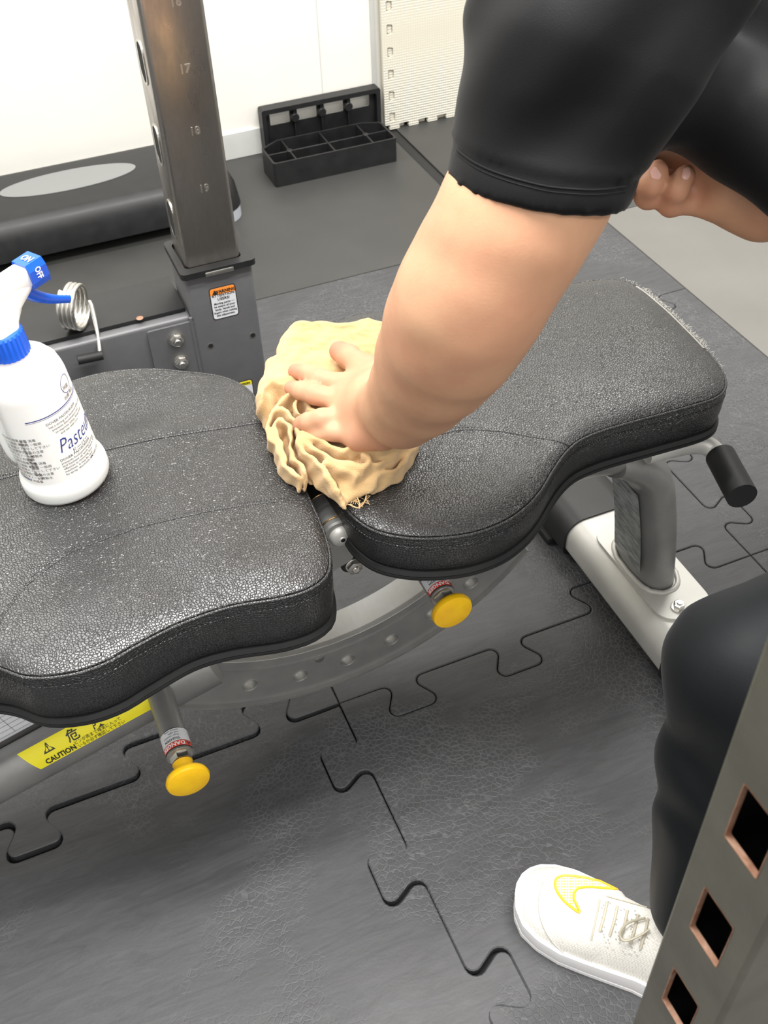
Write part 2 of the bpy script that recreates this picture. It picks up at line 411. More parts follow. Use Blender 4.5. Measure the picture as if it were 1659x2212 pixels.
# ------------------------------------------------------------------ implicit surfaces (numpy surface nets)
def sdf_cone(p, a, b, ra, rb):
    a = np.asarray(a, float); b = np.asarray(b, float); ba = b-a; h = np.clip(((p-a)@ba)/(ba@ba), 0, 1)
    return np.linalg.norm(p-a-h[:, None]*ba, axis=1)-(ra+(rb-ra)*h)
def sdf_ell(p, c, r, R=None):
    q = p-np.asarray(c, float)
    if R is not None: q = q@np.asarray(R, float)
    r = np.asarray(r, float); k = np.linalg.norm(q/r, axis=1); k2 = np.linalg.norm(q/(r*r), axis=1)
    return k*(k-1)/np.maximum(k2, 1e-9)
def smin(a, b, k):
    h = np.maximum(k-np.abs(a-b), 0)/k; return np.minimum(a, b)-h*h*k*.25
def smax(a, b, k): return -smin(-a, -b, k)
def surf(fn, lo, hi, h, blk=6):
    lo = np.array(lo, float); hi = np.array(hi, float)
    nb = np.ceil((hi-lo)/(h*blk)).astype(int); N = nb*blk+1
    g = np.ones(N, np.float32)*9
    ii = np.stack(np.meshgrid(*[np.arange(n) for n in nb], indexing='ij'), -1).reshape(-1, 3)
    cen = lo+(ii+.5)*blk*h; d = fn(cen); rad = blk*h*.9+h*2
    near = np.abs(d) < rad*1.6
    for bi, dd in zip(ii[~near], d[~near]):
        s = bi*blk; g[s[0]:s[0]+blk+1, s[1]:s[1]+blk+1, s[2]:s[2]+blk+1] = dd
    off = np.stack(np.meshgrid(*[np.arange(blk+1)]*3, indexing='ij'), -1).reshape(-1, 3)
    nn = ii[near]
    for st in range(0, len(nn), 3000):
        idx = (nn[st:st+3000, None, :]*blk+off[None]).reshape(-1, 3)
        v = fn(lo+idx*h); g[idx[:, 0], idx[:, 1], idx[:, 2]] = v
    s = g < 0
    # cells with sign change
    c = np.zeros(np.array(N)-1, np.uint8)
    for a in (0, 1):
        for b in (0, 1):
            for d_ in (0, 1):
                c += s[a:N[0]-1+a, b:N[1]-1+b, d_:N[2]-1+d_]
    act = (c > 0) & (c < 8); ci = np.argwhere(act); vid = -np.ones(act.shape, np.int64); vid[act] = np.arange(len(ci))
    acc = np.zeros((len(ci), 3)); cnt = np.zeros(len(ci))
    cor = [(a, b, d_) for a in (0, 1) for b in (0, 1) for d_ in (0, 1)]
    for i, A in enumerate(cor):
        for B in cor[i+1:]:
            if sum(abs(x-y) for x, y in zip(A, B)) != 1: continue
            va = g[ci[:, 0]+A[0], ci[:, 1]+A[1], ci[:, 2]+A[2]]; vb = g[ci[:, 0]+B[0], ci[:, 1]+B[1], ci[:, 2]+B[2]]
            m = (va < 0) != (vb < 0); t = np.where(m, va/np.where(m, va-vb, 1), 0)[:, None]
            acc += np.where(m[:, None], np.array(A)+t*(np.array(B)-np.array(A)), 0); cnt += m
    V = lo+(ci+acc/np.maximum(cnt, 1)[:, None])*h
    Q = []
    for ax in range(3):
        sl0 = [slice(None)]*3; sl1 = [slice(None)]*3; sl0[ax] = slice(0, -1); sl1[ax] = slice(1, None)
        ch = s[tuple(sl0)] != s[tuple(sl1)]; e = np.argwhere(ch); b, d_ = [(1, 2), (2, 0), (0, 1)][ax]
        e = e[(e[:, b] > 0) & (e[:, d_] > 0) & (e[:, b] < N[b]-1) & (e[:, d_] < N[d_]-1)]
        ins = s[e[:, 0], e[:, 1], e[:, 2]]
        def q(db, dd):
            k = e.copy(); k[:, b] -= db; k[:, d_] -= dd; return vid[k[:, 0], k[:, 1], k[:, 2]]
        f = np.stack([q(0, 0), q(1, 0), q(1, 1), q(0, 1)], 1); f[~ins] = f[~ins][:, ::-1]; Q.append(f)
    Q = np.concatenate(Q); Q = Q[(Q >= 0).all(1)]
    # relax a little
    for _ in range(2):
        S = np.zeros_like(V); K = np.zeros(len(V))
        for k in range(4):
            for o in (1, 3):
                np.add.at(S, Q[:, k], V[Q[:, (k+o) % 4]]); np.add.at(K, Q[:, k], 1)
        V = V*.5+S/np.maximum(K, 1)[:, None]*.5
    return V, Q
def np_mesh(name, V, Q):
    me = bpy.data.meshes.new(name); me.vertices.add(len(V)); me.vertices.foreach_set('co', V.astype(np.float32).ravel())
    me.loops.add(Q.size); me.loops.foreach_set('vertex_index', Q.astype(np.int32).ravel())
    me.polygons.add(len(Q)); me.polygons.foreach_set('loop_start', np.arange(0, Q.size, 4, dtype=np.int32))
    me.update(calc_edges=True); me.validate(); return me
def bvh_of(o):
    mw = Matrix.Translation(parent_origin(o))
    return BVHTree.FromPolygons([mw@v.co for v in o.data.vertices], [tuple(p.vertices) for p in o.data.polygons])
def hit(bv, x, y, lift=.0005):
    d = Vector(ray(x, y)).normalized(); p, n, i, ds = bv.ray_cast(Vector(CP), d)
    if p is None: return None
    if n.dot(d) > 0: n = -n
    return p+n*lift

# ================================================================== SETTING
fl = box('floor', (-3.5, -3, -.05), (3.5, 1.95, -.012), DARKHOLE, None, 0, sm=False); struct(fl)
def fpart(name, lo, hi, m, bev=.001): return box(name, lo, hi, m, fl, bev, 1)
TX, TY = 1.054, 1.05
T = .7
# big rubber sheets behind and to the right of the tiles
fpart('rubber_sheet', (-3.4, TY+.003, -.012), (.785, 1.725, 0), SHEET)
fpart('rubber_sheet', (.815, TY+.003, -.012), (3.4, 1.725, 0), SHEET)
fpart('rubber_sheet', (TX+.003, -2.9, -.012), (3.4, TY, 0), SHEETL)
tr = box('trim_1', (.787, TY+.01, -.0125), (.813, 1.722, -.003), BLACKR, None, .001); struct(tr)
# interlocking tiles
A0, QT = .1359, (1-2*.1359)/3
SG = (-1, -1, 1, 1)
def edge_path():
    pts = [(0, 0)]; rr = [0]
    for i, sg in enumerate(SG):
        c = A0+i*QT; hgt = .078*sg
        pts += [(c-.016, 0), (c-.063, hgt), (c+.063, hgt), (c+.016, 0)]; rr += [.017]*4
    pts.append((1, 0)); rr.append(0)
    return fillet(pts, rr, 5, closed=False)
EP = edge_path()
def tile_poly(i, j):
    x0, y0 = i*T, j*T   # tile spans x0..x0+T, y0..y0+T
    P = []
    # bottom edge (left to right) : offset +y for sign +
    P += [(x0+s*T, y0+o*T) for s, o in EP][:-1]
    # right edge bottom->top ; signs run from the top corner downwards
    P += [(x0+T+o*T, y0+T-s*T) for s, o in EP[::-1]][:-1]
    P += [(x0+s*T, y0+T+o*T) for s, o in EP[::-1]][:-1]
    P += [(x0+o*T, y0+T-s*T) for s, o in EP][:-1]
    return P
def inset(P, d):
    n = len(P); out = []
    for i in range(n):
        a = np.array(P[i-1]); b = np.array(P[i]); c = np.array(P[(i+1) % n])
        t1 = (b-a)/max(np.linalg.norm(b-a), 1e-9); t2 = (c-b)/max(np.linalg.norm(c-b), 1e-9)
        nn = np.array([-(t1+t2)[1], (t1+t2)[0]]); nn /= max(np.linalg.norm(nn), 1e-9)
        out.append(tuple(b+nn*d))
    return out
for i in range(-3, 2):
    for j in range(-3, 2):
        P = tile_poly(i, j)
        bm = bmesh.new(); lows = [bm.verts.new((x, y, -.0118)) for x, y in inset(P, .0009)]
        mids = [bm.verts.new((x, y, -.0012)) for x, y in inset(P, .0009)]
        tops = [bm.verts.new((x, y, 0)) for x, y in inset(P, .0025)]
        n = len(P)
        for A, B in ((lows, mids), (mids, tops)):
            for k in range(n): bm.faces.new((A[k], A[(k+1) % n], B[(k+1) % n], B[k]))
        te = [bm.edges.get((tops[k], tops[(k+1) % n])) for k in range(n)]
        bmesh.ops.triangle_fill(bm, edges=te, use_beauty=True)
        if i == 1: bmesh.ops.bisect_plane(bm, geom=bm.verts[:]+bm.edges[:]+bm.faces[:], plane_co=(TX, 0, 0), plane_no=(1, 0, 0), clear_outer=True)
        if j == 1: bmesh.ops.bisect_plane(bm, geom=bm.verts[:]+bm.edges[:]+bm.faces[:], plane_co=(0, TY, 0), plane_no=(0, 1, 0), clear_outer=True)
        bmesh.ops.recalc_face_normals(bm, faces=bm.faces)
        if i < 0 and j < 0:   # this tile has crept away from its neighbours
            bmesh.ops.rotate(bm, verts=bm.verts, cent=(0, 0, 0), matrix=Matrix.Rotation(math.radians(.35), 3, 'Z'))
            bmesh.ops.translate(bm, verts=bm.verts, vec=(-.001, -.0045, 0))
        o = link('rubber_tile', bm_mesh('rubber_tile', bm, False), RUBBER, fl)
        if (i, j) == (1, 0):
            a = Acc()
            for r in (.052, .027):
                a.tube([(.862+r*math.cos(t), .226+r*math.sin(t), -.0008) for t in np.linspace(0, 2*PI, 48, endpoint=False)], (.0016, .009 if r > .04 else .003), 8, up=(0, 0, 1), closed=True)
            a.build('embossed_ring', RUBBER, o)
            tm = flat((.872, .02, -.0004), (-.45, .9, 0), (-.9, -.45, 0))
            texts('embossed_letter', [('A', 0, 0, .11, dict(bold=.002))], tm, RUBBER, o, .001)
w = box('wall_back', (-3.5, 1.73, 0), (3.5, 1.9, 2.7), WALL, None, 0, sm=False); struct(w)
sk = box('baseboard_back', (-3.5, 1.722, 0), (.774, 1.73, .068), BASEB, None, .001, 1); struct(sk)
# shallow vertical joints between the wall boards
for xx in (.623, ):
    struct(box('trim_2', (xx-.0012, 1.7288, .07), (xx+.0012, 1.7302, 2.7), BASEB, None, 0, sm=False))
struct(box('trim_3', (.762, 1.722, 0), (.774, 1.7305, 2.7), BASEB, None, .001))

# ================================================================== EVA FOAM MATS leaning on the wall
def foam_tile(name, x0, z0, w_, h_, y, label):
    t = thing(name, label, 'foam mat', (x0, y, z0), 'cream foam mats leaning on the wall')
    pt = .0465; P = []
    def side(n, L):
        out = []
        p = L/n
        for k in range(n):
            c = (k+.5)*p
            out += [(c-p*.22, 0), (c-p*.30, .013), (c+p*.30, .013), (c+p*.22, 0)]
        return out
    n1 = round(w_/pt); n2 = round(h_/pt)
    P = [(0, 0)]+[(s, -o) for s, o in side(n1, w_)]+[(w_, 0)]+[(w_+o, s) for s, o in side(n2, h_)]+[(w_, h_)]
    P += [(w_-s, h_+o) for s, o in side(n1, w_)]+[(0, h_)]+[(-o, h_-s) for s, o in side(n2, h_)]
    P = fillet(P, .004, 2)
    holes = []
    plate('foam_board', P, [], lambda u, v: (x0+u, y+(h_-v)*.0-.0*v, z0+v), (0, .01, 0), FOAM, t)
    return t
def leaning_foam():
    t = thing('foam_mat', 'front cream foam mat with toothed edges leaning on wall', 'foam mat', (.79, 1.69, 0), 'cream foam mats leaning on the wall')
    x0, w_, H_ = .783, .56, .62
    def side(n, L, d=.013):
        out = []; p = L/n
        for k in range(n):
            c = (k+.5)*p; out += [(c-p*.20, 0), (c-p*.31, d), (c+p*.31, d), (c+p*.20, 0)]
        return out
    z0 = .014
    P = [(x0, z0)]+[(x0+s, z0-o) for s, o in side(10, w_)]+[(x0+w_, z0), (x0+w_, H_), (x0, H_)]
    P = fillet(P, .003, 2)
    # slots along the left edge where the border strip is joined
    holes = []
    for k in range(11):
        c = .033+k*.0562; holes.append(fillet([(x0+.014, c-.012), (x0+.030, c-.009), (x0+.030, c+.012), (x0+.014, c+.015)], .003, 2))
    f3 = lambda u, v: (u, 1.700+v*.014, v)
    plate('foam_sheet', P, holes, f3, (0, .009, 0), FOAM, t)
    # tongues of the border strip showing in the slots
    for k in range(11):
        c = .033+k*.0562
        plate('border_tongue', rrect(.012, .020, .003, x0+.023, c+.001, 2), [], lambda u, v: (u, 1.7045+v*.014, v), (0, .006, 0), FOAM, t)
    t2 = thing('foam_mat', 'rear cream foam mat stood behind the front one', 'foam mat', (.79, 1.71, 0), 'cream foam mats leaning on the wall')
    P = [(x0+.012, z0)]+[(x0+.012+s, z0-o) for s, o in side(9, w_)]+[(x0+w_+.012, z0), (x0+w_+.012, H_-.02), (x0+.012, H_-.02)]
    plate('foam_sheet', fillet(P, .003, 2), [], lambda u, v: (u, 1.7110+v*.014, v), (0, .008, 0), FOAM, t2)
leaning_foam()

# ================================================================== STEP PLATFORM AND RISERS
def step_platform():
    t = thing('step_platform', 'black aerobic step with a pale grey oval on top', 'step', (-.25, 1.54, 0))
    xr, xl, yf, yb, zt = .300, -.80, 1.392, 1.685, .112
    def ring(k, z, r): return [(x, y, z) for x, y in fillet([(xl+k, yf+k), (xr-k, yf+k), (xr-k, yb-k), (xl+k, yb-k)], r, 6)]
    lv = [(0, .028, .06), (0, .03, .06), (.006, .075, .06), (.016, .098, .055), (.028, .109, .05), (.040, zt, .045)]
    V = []; Fc = []; n = len(ring(0, 0, .06))
    for k, z, r in lv: V += ring(k, z, r)
    for i in range(len(lv)-1):
        for q in range(n): Fc.append((i*n+q, i*n+(q+1) % n, (i+1)*n+(q+1) % n, (i+1)*n+q))
    Fc.append(tuple((len(lv)-1)*n+q for q in range(n)))
    Acc().add(V, Fc).build('deck', BLACKP, t, True, 60)
    # oval inlay
    cx, cy = -.072, 1.555
    Vv = [(cx+.158*math.cos(a), cy+.052*math.sin(a), zt+.0012) for a in np.linspace(0, 2*PI, 64, endpoint=False)]
    Vv += [(x, y, zt-.001) for x, y, z in Vv]
    F2 = [tuple(range(64))]+[(k, (k+1) % 64, 64+(k+1) % 64, 64+k) for k in range(64)]
    Acc().add(Vv, F2).build('oval_pad', GREYP, t)
    for cxx in (xr-.06, xl+.06):
        P = fillet([(cxx-.055, yf+.004), (cxx+.057, yf+.004), (cxx+.057, yb-.004), (cxx-.055, yb-.004)], .05, 6)
        bm = plate_bm(P, [], lambda u, v: (u, v, 0), (0, 0, .028)); link('end_foot', bm_mesh('end_foot', bm), GREYL, t)
step_platform()
def riser_flat():
    t = thing('step_riser', 'black step riser upside down on the floor showing compartments', 'step riser', (.58, 1.57, 0))
    x0, x1, y0, y1, z1 = .412, .742, 1.52, 1.648, .062
    def outl(k): return fillet([(x0+k, y0+k), (x1-k, y0+k), (x1-k, y1-.02-k), (x1-.05, y1-k), (x0+.05, y1-k), (x0+k, y1-.03-k)], .008, 3)
    bm = plate_bm(outl(0), [outl(.005)], lambda u, v: (u, v, 0), (0, 0, z1)); link('outer_wall', bm_mesh('w', bm), BLACKP, t)
    bm = plate_bm(outl(.003), [], lambda u, v: (u, v, .004), (0, 0, .004)); link('tray_floor', bm_mesh('w', bm), BLACKP, t)
    yc = (y0+y1)/2-.005
    box('long_rib', (x0+.004, yc-.002, .006), (x1-.004, yc+.002, z1-.002), BLACKP, t, .0005, 1)
    for k in range(3):
        xx = x0+.062+(k)*(x1-x0-.124)/2
        box('cross_rib', (xx-.002, y0+.004, .006), (xx+.002, y1-.004, z1-.002), BLACKP, t, .0005, 1)
    for xx in (x0+.062, x1-.062):
        cyl('screw_post', (xx, yc, .006), (0, 0, 1), .008, z1-.006, BLACKP, t, 16)
riser_flat()
def riser_standing():
    t = thing('step_riser', 'black step riser standing on edge against the wall', 'step riser', (.6, 1.70, 0))
    x0, x1, z1, ya, yb = .442, .768, .124, 1.688, 1.7215
    o_ = rrect(x1-x0, z1, .006, (x0+x1)/2, z1/2)
    h_ = rrect(x1-x0-.022, z1-.024, .006, (x0+x1)/2, z1/2)
    f3 = lambda u, v: (u, ya, v)
    plate('frame_rim', o_, [h_[::-1]], f3, (0, yb-ya, 0), BLACKP, t)
    holes = []
    wv = (x1-x0-.03)/4
    for k in range(4):
        holes.append(rrect(wv-.020, .034, .003, x0+.015+wv*(k+.5), z1*.74, 3))
    plate('web_panel', rrect(x1-x0-.01, z1-.01, .004, (x0+x1)/2, z1/2), holes, lambda u, v: (u, yb-.016, v), (0, .003, 0), BLACKP, t)
    for k in range(1, 4):
        xx = x0+.015+wv*k
        cyl('socket', (xx, yb-.014, z1*.72), (0, -1, 0), .011, .018, BLACKP, t, 16)
        box('rib', (xx-.002, ya+.006, .006), (xx+.002, yb-.006, z1-.008), BLACKP, t, .0005, 1)
riser_standing()

# ================================================================== CABLE MACHINE (behind the bench)
def machine():
    t = thing('cable_machine', 'grey strength machine upright with numbered chrome post behind the bench', 'gym machine', (.05, .66, 0))
    x0, x1, y0, y1, zt = -.006, .104, .600, .705, .362
    o_ = rrect(x1-x0, y1-y0, .008, (x0+x1)/2, (y0+y1)/2, 4)
    box('housing', (x0, y0, 0), (x1, y1, zt-.004), MGREY, t, .006, 3)
    hh = rrect(.094, .088, .008, .045, .655, 4)
    plate('collar', rrect(x1-x0+.012, y1-y0+.012, .008, (x0+x1)/2, (y0+y1)/2, 4), [hh[::-1]], lambda u, v: (u, v, zt-.005), (0, 0, .010), BLACKP, t)
    box('collar_clip', (.026, .5925, zt-.006), (.072, .600, zt+.001), STEEL, t, .001)
    # chrome square tube with slots on its left side
    cx0, cx1, cy0, cy1, H_ = .001, .090, .612, .700, 1.9
    box('chrome_post', (cx0, cy0, zt-.12), (cx1, cy1, H_), CHROME, t, .007, 4)
    for k in range(11):
        zc = .432+k*.1195
        plate('slot', rrect(.030, .055, .014, .655, zc, 6), [], lambda u, v: (cx0-.0012, u, v), (.002, 0, 0), DARKHOLE, t)
        plate('slot_rim', rrect(.037, .062, .017, .655, zc, 6), [rrect(.030, .055, .014, .655, zc, 6)[::-1]], lambda u, v: (cx0-.0016, u, v), (.003, 0, 0), STEEL, t)
    for n, (px_, py_) in {'19': (440, 408), '18': (420, 284), '17': (398, 150), '16': (378, 5)}.items():
        p = on(px_, py_, 1, cy0)
        texts('stamped_number', [(n, -.0075, -.005, .0165, dict(bold=.0003, depth=.0006))], flat(p, (1, 0, 0), (0, 0, 1)), STEEL, t, .0003)
    for (px_, py_) in ((455, 747), (546, 724)):
        p = on(px_, py_, 1, y0); cyl('screw_hole', p, (0, -1, 0), .0042, .0006, DARKHOLE, t, 16, .0002)
        lathe('hole_rim', [(.0042, .0), (.0054, .0), (.0054, .0006), (.0042, .0006), (.0042, 0)], p, STEEL, t, (0, -1, 0), 16, False)
    # warning sticker
    def sticker(nm, pc, w_, h_, hc, head, rows, headh):
        mp = flat(on(pc[0], pc[1], 1, y0), (1, 0, 0), (0, 0, 1))
        s = decal(nm, rrect(w_+.003, h_+.003, .005), mp, INK, t, .0004)
        decal('sticker_field', rrect(w_, h_, .004), mp, WSTICK, s, .0007)
        top = [(u, v) for u, v in rrect(w_, h_, .004)]
        hd = [(max(-w_/2, min(w_/2, u)), max(v, h_/2-headh)) for u, v in top]
        decal('sticker_header', hd, mp, hc, s, .0009)
        texts('header_text', [(head, .002, h_/2-headh*.78, headh*.62, dict(align='CENTER', bold=.0003))], mp, INK, s, .0012)
        texts('sticker_text', [(r, 0, y, sz, dict(align='CENTER', bold=.00012)) for r, y, sz in rows], mp, INKG if sz0 else INK, s, .0011)
        return s, mp
    sz0 = False
    s, mp = sticker('warning_sticker', (484, 652), .041, .056, INKO, '  WARNING', [
        ('ATTENTION', .0125, .0068), ('USERS!', .0055, .0068), ('Moving parts —', -.0015, .0052), ('be aware of your', -.0070, .0050),
        ('body, hands and', -.0125, .0050), ('fingers when making', -.0180, .0046), ('this adjustment.', -.0235, .0048)], .012)
    decal('hazard_triangle', [(-.0175, .0175), (-.0085, .0175), (-.013, .0255)], mp, INK, s, .0013)
    sticker('caution_sticker', (524, 843), .036, .036, INKY, 'CAUTION', [('USE', .0035, .005), ('Care when', -.0025, .0045), ('adjusting seat', -.008, .0045), ('height', -.0135, .0045)], .009)
    # horizontal base beam running left
    box('base_beam', (-.75, .606, .14), (x0, .735, .286), MGREY, t, .006, 3)
    box('beam_cover', (-.75, .622, .286), (x0-.004, .730, .294), BLACKP, t, .002)
    box('beam_foot', (-.75, .606, 0), (-.62, .735, .14), MGREY, t, .004)
    plate('flange_plate', rrect(.086, .130, .004, -.038, .213), [], lambda u, v: (u, .602, v), (0, .004, 0), MGREY, t)
    for (px_, py_) in ((380, 731), (390, 779)):
        p = on(px_, py_, 1, .602); hexbolt('bolt', p, (0, -1, 0), .0105, .012, STEEL, t, 1.25)
    p = on(302, 688, 2, .294); cyl('cover_screw', p, (0, 0, 1), .006, .0015, RUST, t, 16)
    tube('weld_bead', [(x0-.002, .603, .145), (x0-.002, .603, .285)], .003, MGREY, t, 8)
machine()

# ================================================================== SPRING COLLAR
def spring_collar():
    c = Vector(on(163, 672, 1, .640)); ax = Vector((.86, -.50, -.08)).normalized(); u = Vector((0, 0, 1)); u = (u-ax*u.dot(ax)).normalized(); v = ax.cross(u)
    R = .0335; c.z = .296+R*1.07
    t = thing('spring_collar', 'chrome spring collar with black grip resting on the machine beam', 'barbell collar', (c.x, c.y, .295))
    N = 150; turns = 3.65; P = []
    a0 = -1.9
    for i in range(N+1):
        a = a0-2*PI*turns*(1-i/N); P.append(c+ax*(-.013+.026*i/N)+(u*math.cos(a)+v*math.sin(a))*R)
    e = P[-1]; end = Vector(on(216, 768, 1, .592)); 
    k1 = e.lerp(end, .25)+Vector((.004, 0, .004)); k2 = e.lerp(end, .7)+Vector((.004, 0, .004))
    def bz(s): return e*(1-s)**3+k1*3*s*(1-s)**2+k2*3*s*s*(1-s)+end*s**3
    P += [bz(s) for s in np.linspace(.08, 1, 14)]
    tube('coil', P, .0038, STEEL, t, 10)
    l = Vector(on(168, 778, 1, .592)); tube('grip', [end+Vector((.004, 0, 0)), end, l], .0075, BLACKR, t, 14)
spring_collar()

# ================================================================== BENCH
BZ = .45
def smooth_loop(pts, n=320):
    """closed Catmull-Rom through 2-D points, resampled evenly"""
    P = np.array(pts, float); m = len(P); out = []
    for i in range(m):
        p0, p1, p2, p3 = P[i-1], P[i], P[(i+1) % m], P[(i+2) % m]
        for t in np.linspace(0, 1, 16, endpoint=False):
            out.append(.5*((2*p1)+(-p0+p2)*t+(2*p0-5*p1+4*p2-p3)*t*t+(-p0+3*p1-3*p2+p3)*t**3))
    out = np.array(out); d = np.r_[0, np.cumsum(np.linalg.norm(np.diff(np.vstack([out, out[:1]]), axis=0), axis=1))]
    q = np.linspace(0, d[-1], n, endpoint=False); o2 = np.vstack([out, out[:1]])
    return np.stack([np.interp(q, d, o2[:, 0]), np.interp(q, d, o2[:, 1])], 1)
def ofs(L, d):
    t = np.roll(L, -1, 0)-np.roll(L, 1, 0); t /= np.linalg.norm(t, axis=1)[:, None]
    n = np.stack([t[:, 1], -t[:, 0]], 1)
    return L+n*d   # outward for CCW loops
def make_pad(name, L, spine, z0, thick, puff, extra, parent, zmod=None):
    """L: CCW loop on the rim, spine: (xa, xb, yc)"""
    n = len(L); V = []; Fc = []; zm = zmod or (lambda x, y: 0*x)
    def add(xy, z):
        V.extend([(a, b, c) for (a, b), c in zip(xy, z)])
    rim = zm(L[:, 0], L[:, 1])
    # side band: lower edge -> upper rim
    lev = [(-.006, -thick), (-.001, -thick+.006), (.0015, -thick*.6), (.002, -thick*.3), (.001, -.012), (.0002, -.004), (-.0005, -.0015), (-.002, .0)]
    for d, z in lev: add(ofs(L, d), z0+z+rim*np.clip(1+z/thick, 0, 1))
    # top
    S = np.stack([np.clip(L[:, 0], spine[0], spine[1]), np.full(n, spine[2])], 1); M = 64
    for k in range(1, M+1):
        tt = (k/M)**1.25; xy = L+(S-L)*tt; xy = xy if k > 2 else xy
        dist = np.linalg.norm(xy-L, axis=1)
        z = z0+rim*0+zm(xy[:, 0], xy[:, 1])+puff*(1-np.exp(-dist/.016))+extra(xy[:, 0], xy[:, 1])*(1-np.exp(-dist/.02))
        add(xy, z)
    R = len(lev)+M
    for i in range(R-1):
        for q in range(n): Fc.append((i*n+q, i*n+(q+1) % n, (i+1)*n+(q+1) % n, (i+1)*n+q))
    Fc.append(tuple(range(n))[::-1])
    me = mesh(name, V, Fc); o = link(name, me, LEATHER, parent, True)
    return o
def G(x, y, cx, cy, sx, sy, rot=0):
    c, s = math.cos(rot), math.sin(rot); u = (x-cx)*c+(y-cy)*s; v = -(x-cx)*s+(y-cy)*c
    return np.exp(-(u/sx)**2-(v/sy)**2)
LP = [(-.024, -.021), (-.019, .073), (-.025, .150), (-.037, .185), (-.058, .210), (-.090, .232), (-.12, .250), (-.156, .262), (-.20, .268), (-.25, .262), (-.30, .245), (-.345, .222), (-.40, .205), (-.5, .195), (-.7, .190), (-.80, .185), (-.835, .15), (-.84, .04),
      (-.835, -.06), (-.80, -.10), (-.7, -.105), (-.5, -.108), (-.42, -.118), (-.375, -.140), (-.344, -.169), (-.307, -.182), (-.273, -.182), (-.239, -.172), (-.195, -.161), (-.155, -.163), (-.102, -.175), (-.066, -.174), (-.042, -.157), (-.029, -.11)]
RPd = [(.006, -.06), (.009, -.095), (.022, -.125), (.048, -.148), (.08, -.163), (.115, -.171), (.151, -.169), (.182, -.158), (.208, -.142), (.232, -.122), (.258, -.102), (.285, -.088), (.315, -.083), (.35, -.083), (.41, -.086), (.466, -.087), (.492, -.076), (.508, -.050), (.516, -.01), (.521, .05), (.523, .105), (.519, .160), (.500, .188), (.455, .201), (.40, .205), (.33, .206), (.28, .212), (.24, .228), (.199, .246), (.155, .258), (.11, .252), (.07, .232), (.035, .20), (.012, .15), (.004, .08), (.003, .01)]
def pad_parts(t, name, pts, spine, z0, thick, puff, extra, zmod=None):
    L = smooth_loop(pts, 420)
    area2 = np.sum(L[:, 0]*np.roll(L[:, 1], -1)-np.roll(L[:, 0], -1)*L[:, 1])
    if area2 < 0: L = L[::-1]
    p = make_pad(name, L, spine, z0, thick, puff, extra, t, zmod)
    zm = (lambda i: float(zmod(L[i:i+1, 0], L[i:i+1, 1])[0])) if zmod else (lambda i: 0)
    L1 = ofs(L, .0006)
    tube('rim_piping', [(x, y, z0+zm(i)-.0012) for i, (x, y) in enumerate(L1)], .0018, LEATHER, p, 8, up=(0, 0, 1), closed=True)
    L2 = ofs(L, .0022); a = Acc()
    for i in range(0, len(L2), 1):
        q = L2[i]; r = L2[(i+1) % len(L2)]; e = q+(r-q)*.62
        a.tube([(q[0], q[1], z0+zm(i)-.0125), (e[0], e[1], z0+zm(i)-.0125)], .0006, 5)
    s = a.build('rim_stitching', LEATHER, p); s['kind'] = 'stuff'
    # rubber edge trim and base board under the pad
    for nm, d, zz, hh in (('edge_trim', .001, z0-thick-.010, .013), ('base_board', -.012, z0-thick-.018, .012)):
        Lo = ofs(L, d-.001)[::2]; Lm = ofs(L, d+.0015)[::2]; n = len(Lo); V = []
        for LL, z in ((Lo, zz), (Lm, zz+.002), (Lm, zz+hh*.45), (Lo, zz+hh*.5), (Lm, zz+hh*.6), (Lo, zz+hh)): V += [(x, y, z) for x, y in LL]
        F = [(i*n+q, i*n+(q+1) % n, (i+1)*n+(q+1) % n, (i+1)*n+q) for i in range(5) for q in range(n)]+[tuple(range(n))[::-1], tuple(5*n+q for q in range(n))]
        Acc().add(V, F).build(nm, BLACKR, t, True, 30)
    return p, L
def seam(p, pts, name='seam', welt=.0020, stitch=True):
    bv = bvh_of(p); P = np.array(pts, float); d = np.r_[0, np.cumsum(np.linalg.norm(np.diff(P, axis=0), axis=1))]
    n = max(8, int(d[-1]/.0035)); q = np.linspace(0, d[-1], n); 
    # smooth interpolation of the control points
    X = np.interp(q, d, P[:, 0]); Y = np.interp(q, d, P[:, 1])
    for _ in range(12):
        X[1:-1] = (X[:-2]+X[2:]+2*X[1:-1])/4; Y[1:-1] = (Y[:-2]+Y[2:]+2*Y[1:-1])/4
    def drop(x, y):
        h, nn, i, ds = bv.ray_cast(Vector((x, y, 2)), Vector((0, 0, -1))); return h
    W = [drop(x, y) for x, y in zip(X, Y)]; W = [w_ for w_ in W if w_ is not None]
    tube(name, [w_-Vector((0, 0, welt*.55)) for w_ in W], welt, LEATHER, p, 8, up=(0, 0, 1))
    tube(name+'_shadow_gap', [w_+Vector((0, -welt*1.1, -.0002)) for w_ in W], .0005, DARKHOLE, p, 5, up=(0, 0, 1)).name = 'seam_shade'  # near-black thread, its colour stands in for shade beside the welt
    if stitch:
        a = Acc()
        for i in range(len(W)-1):
            q0 = W[i]+Vector((0, .0045, .0001)); q1 = W[i].lerp(W[i+1], .6)+Vector((0, .0045, .0001)); a.tube([q0, q1], .0005, 5)
        s = a.build('seam_stitching', LEATHER, p); s['kind'] = 'stuff'

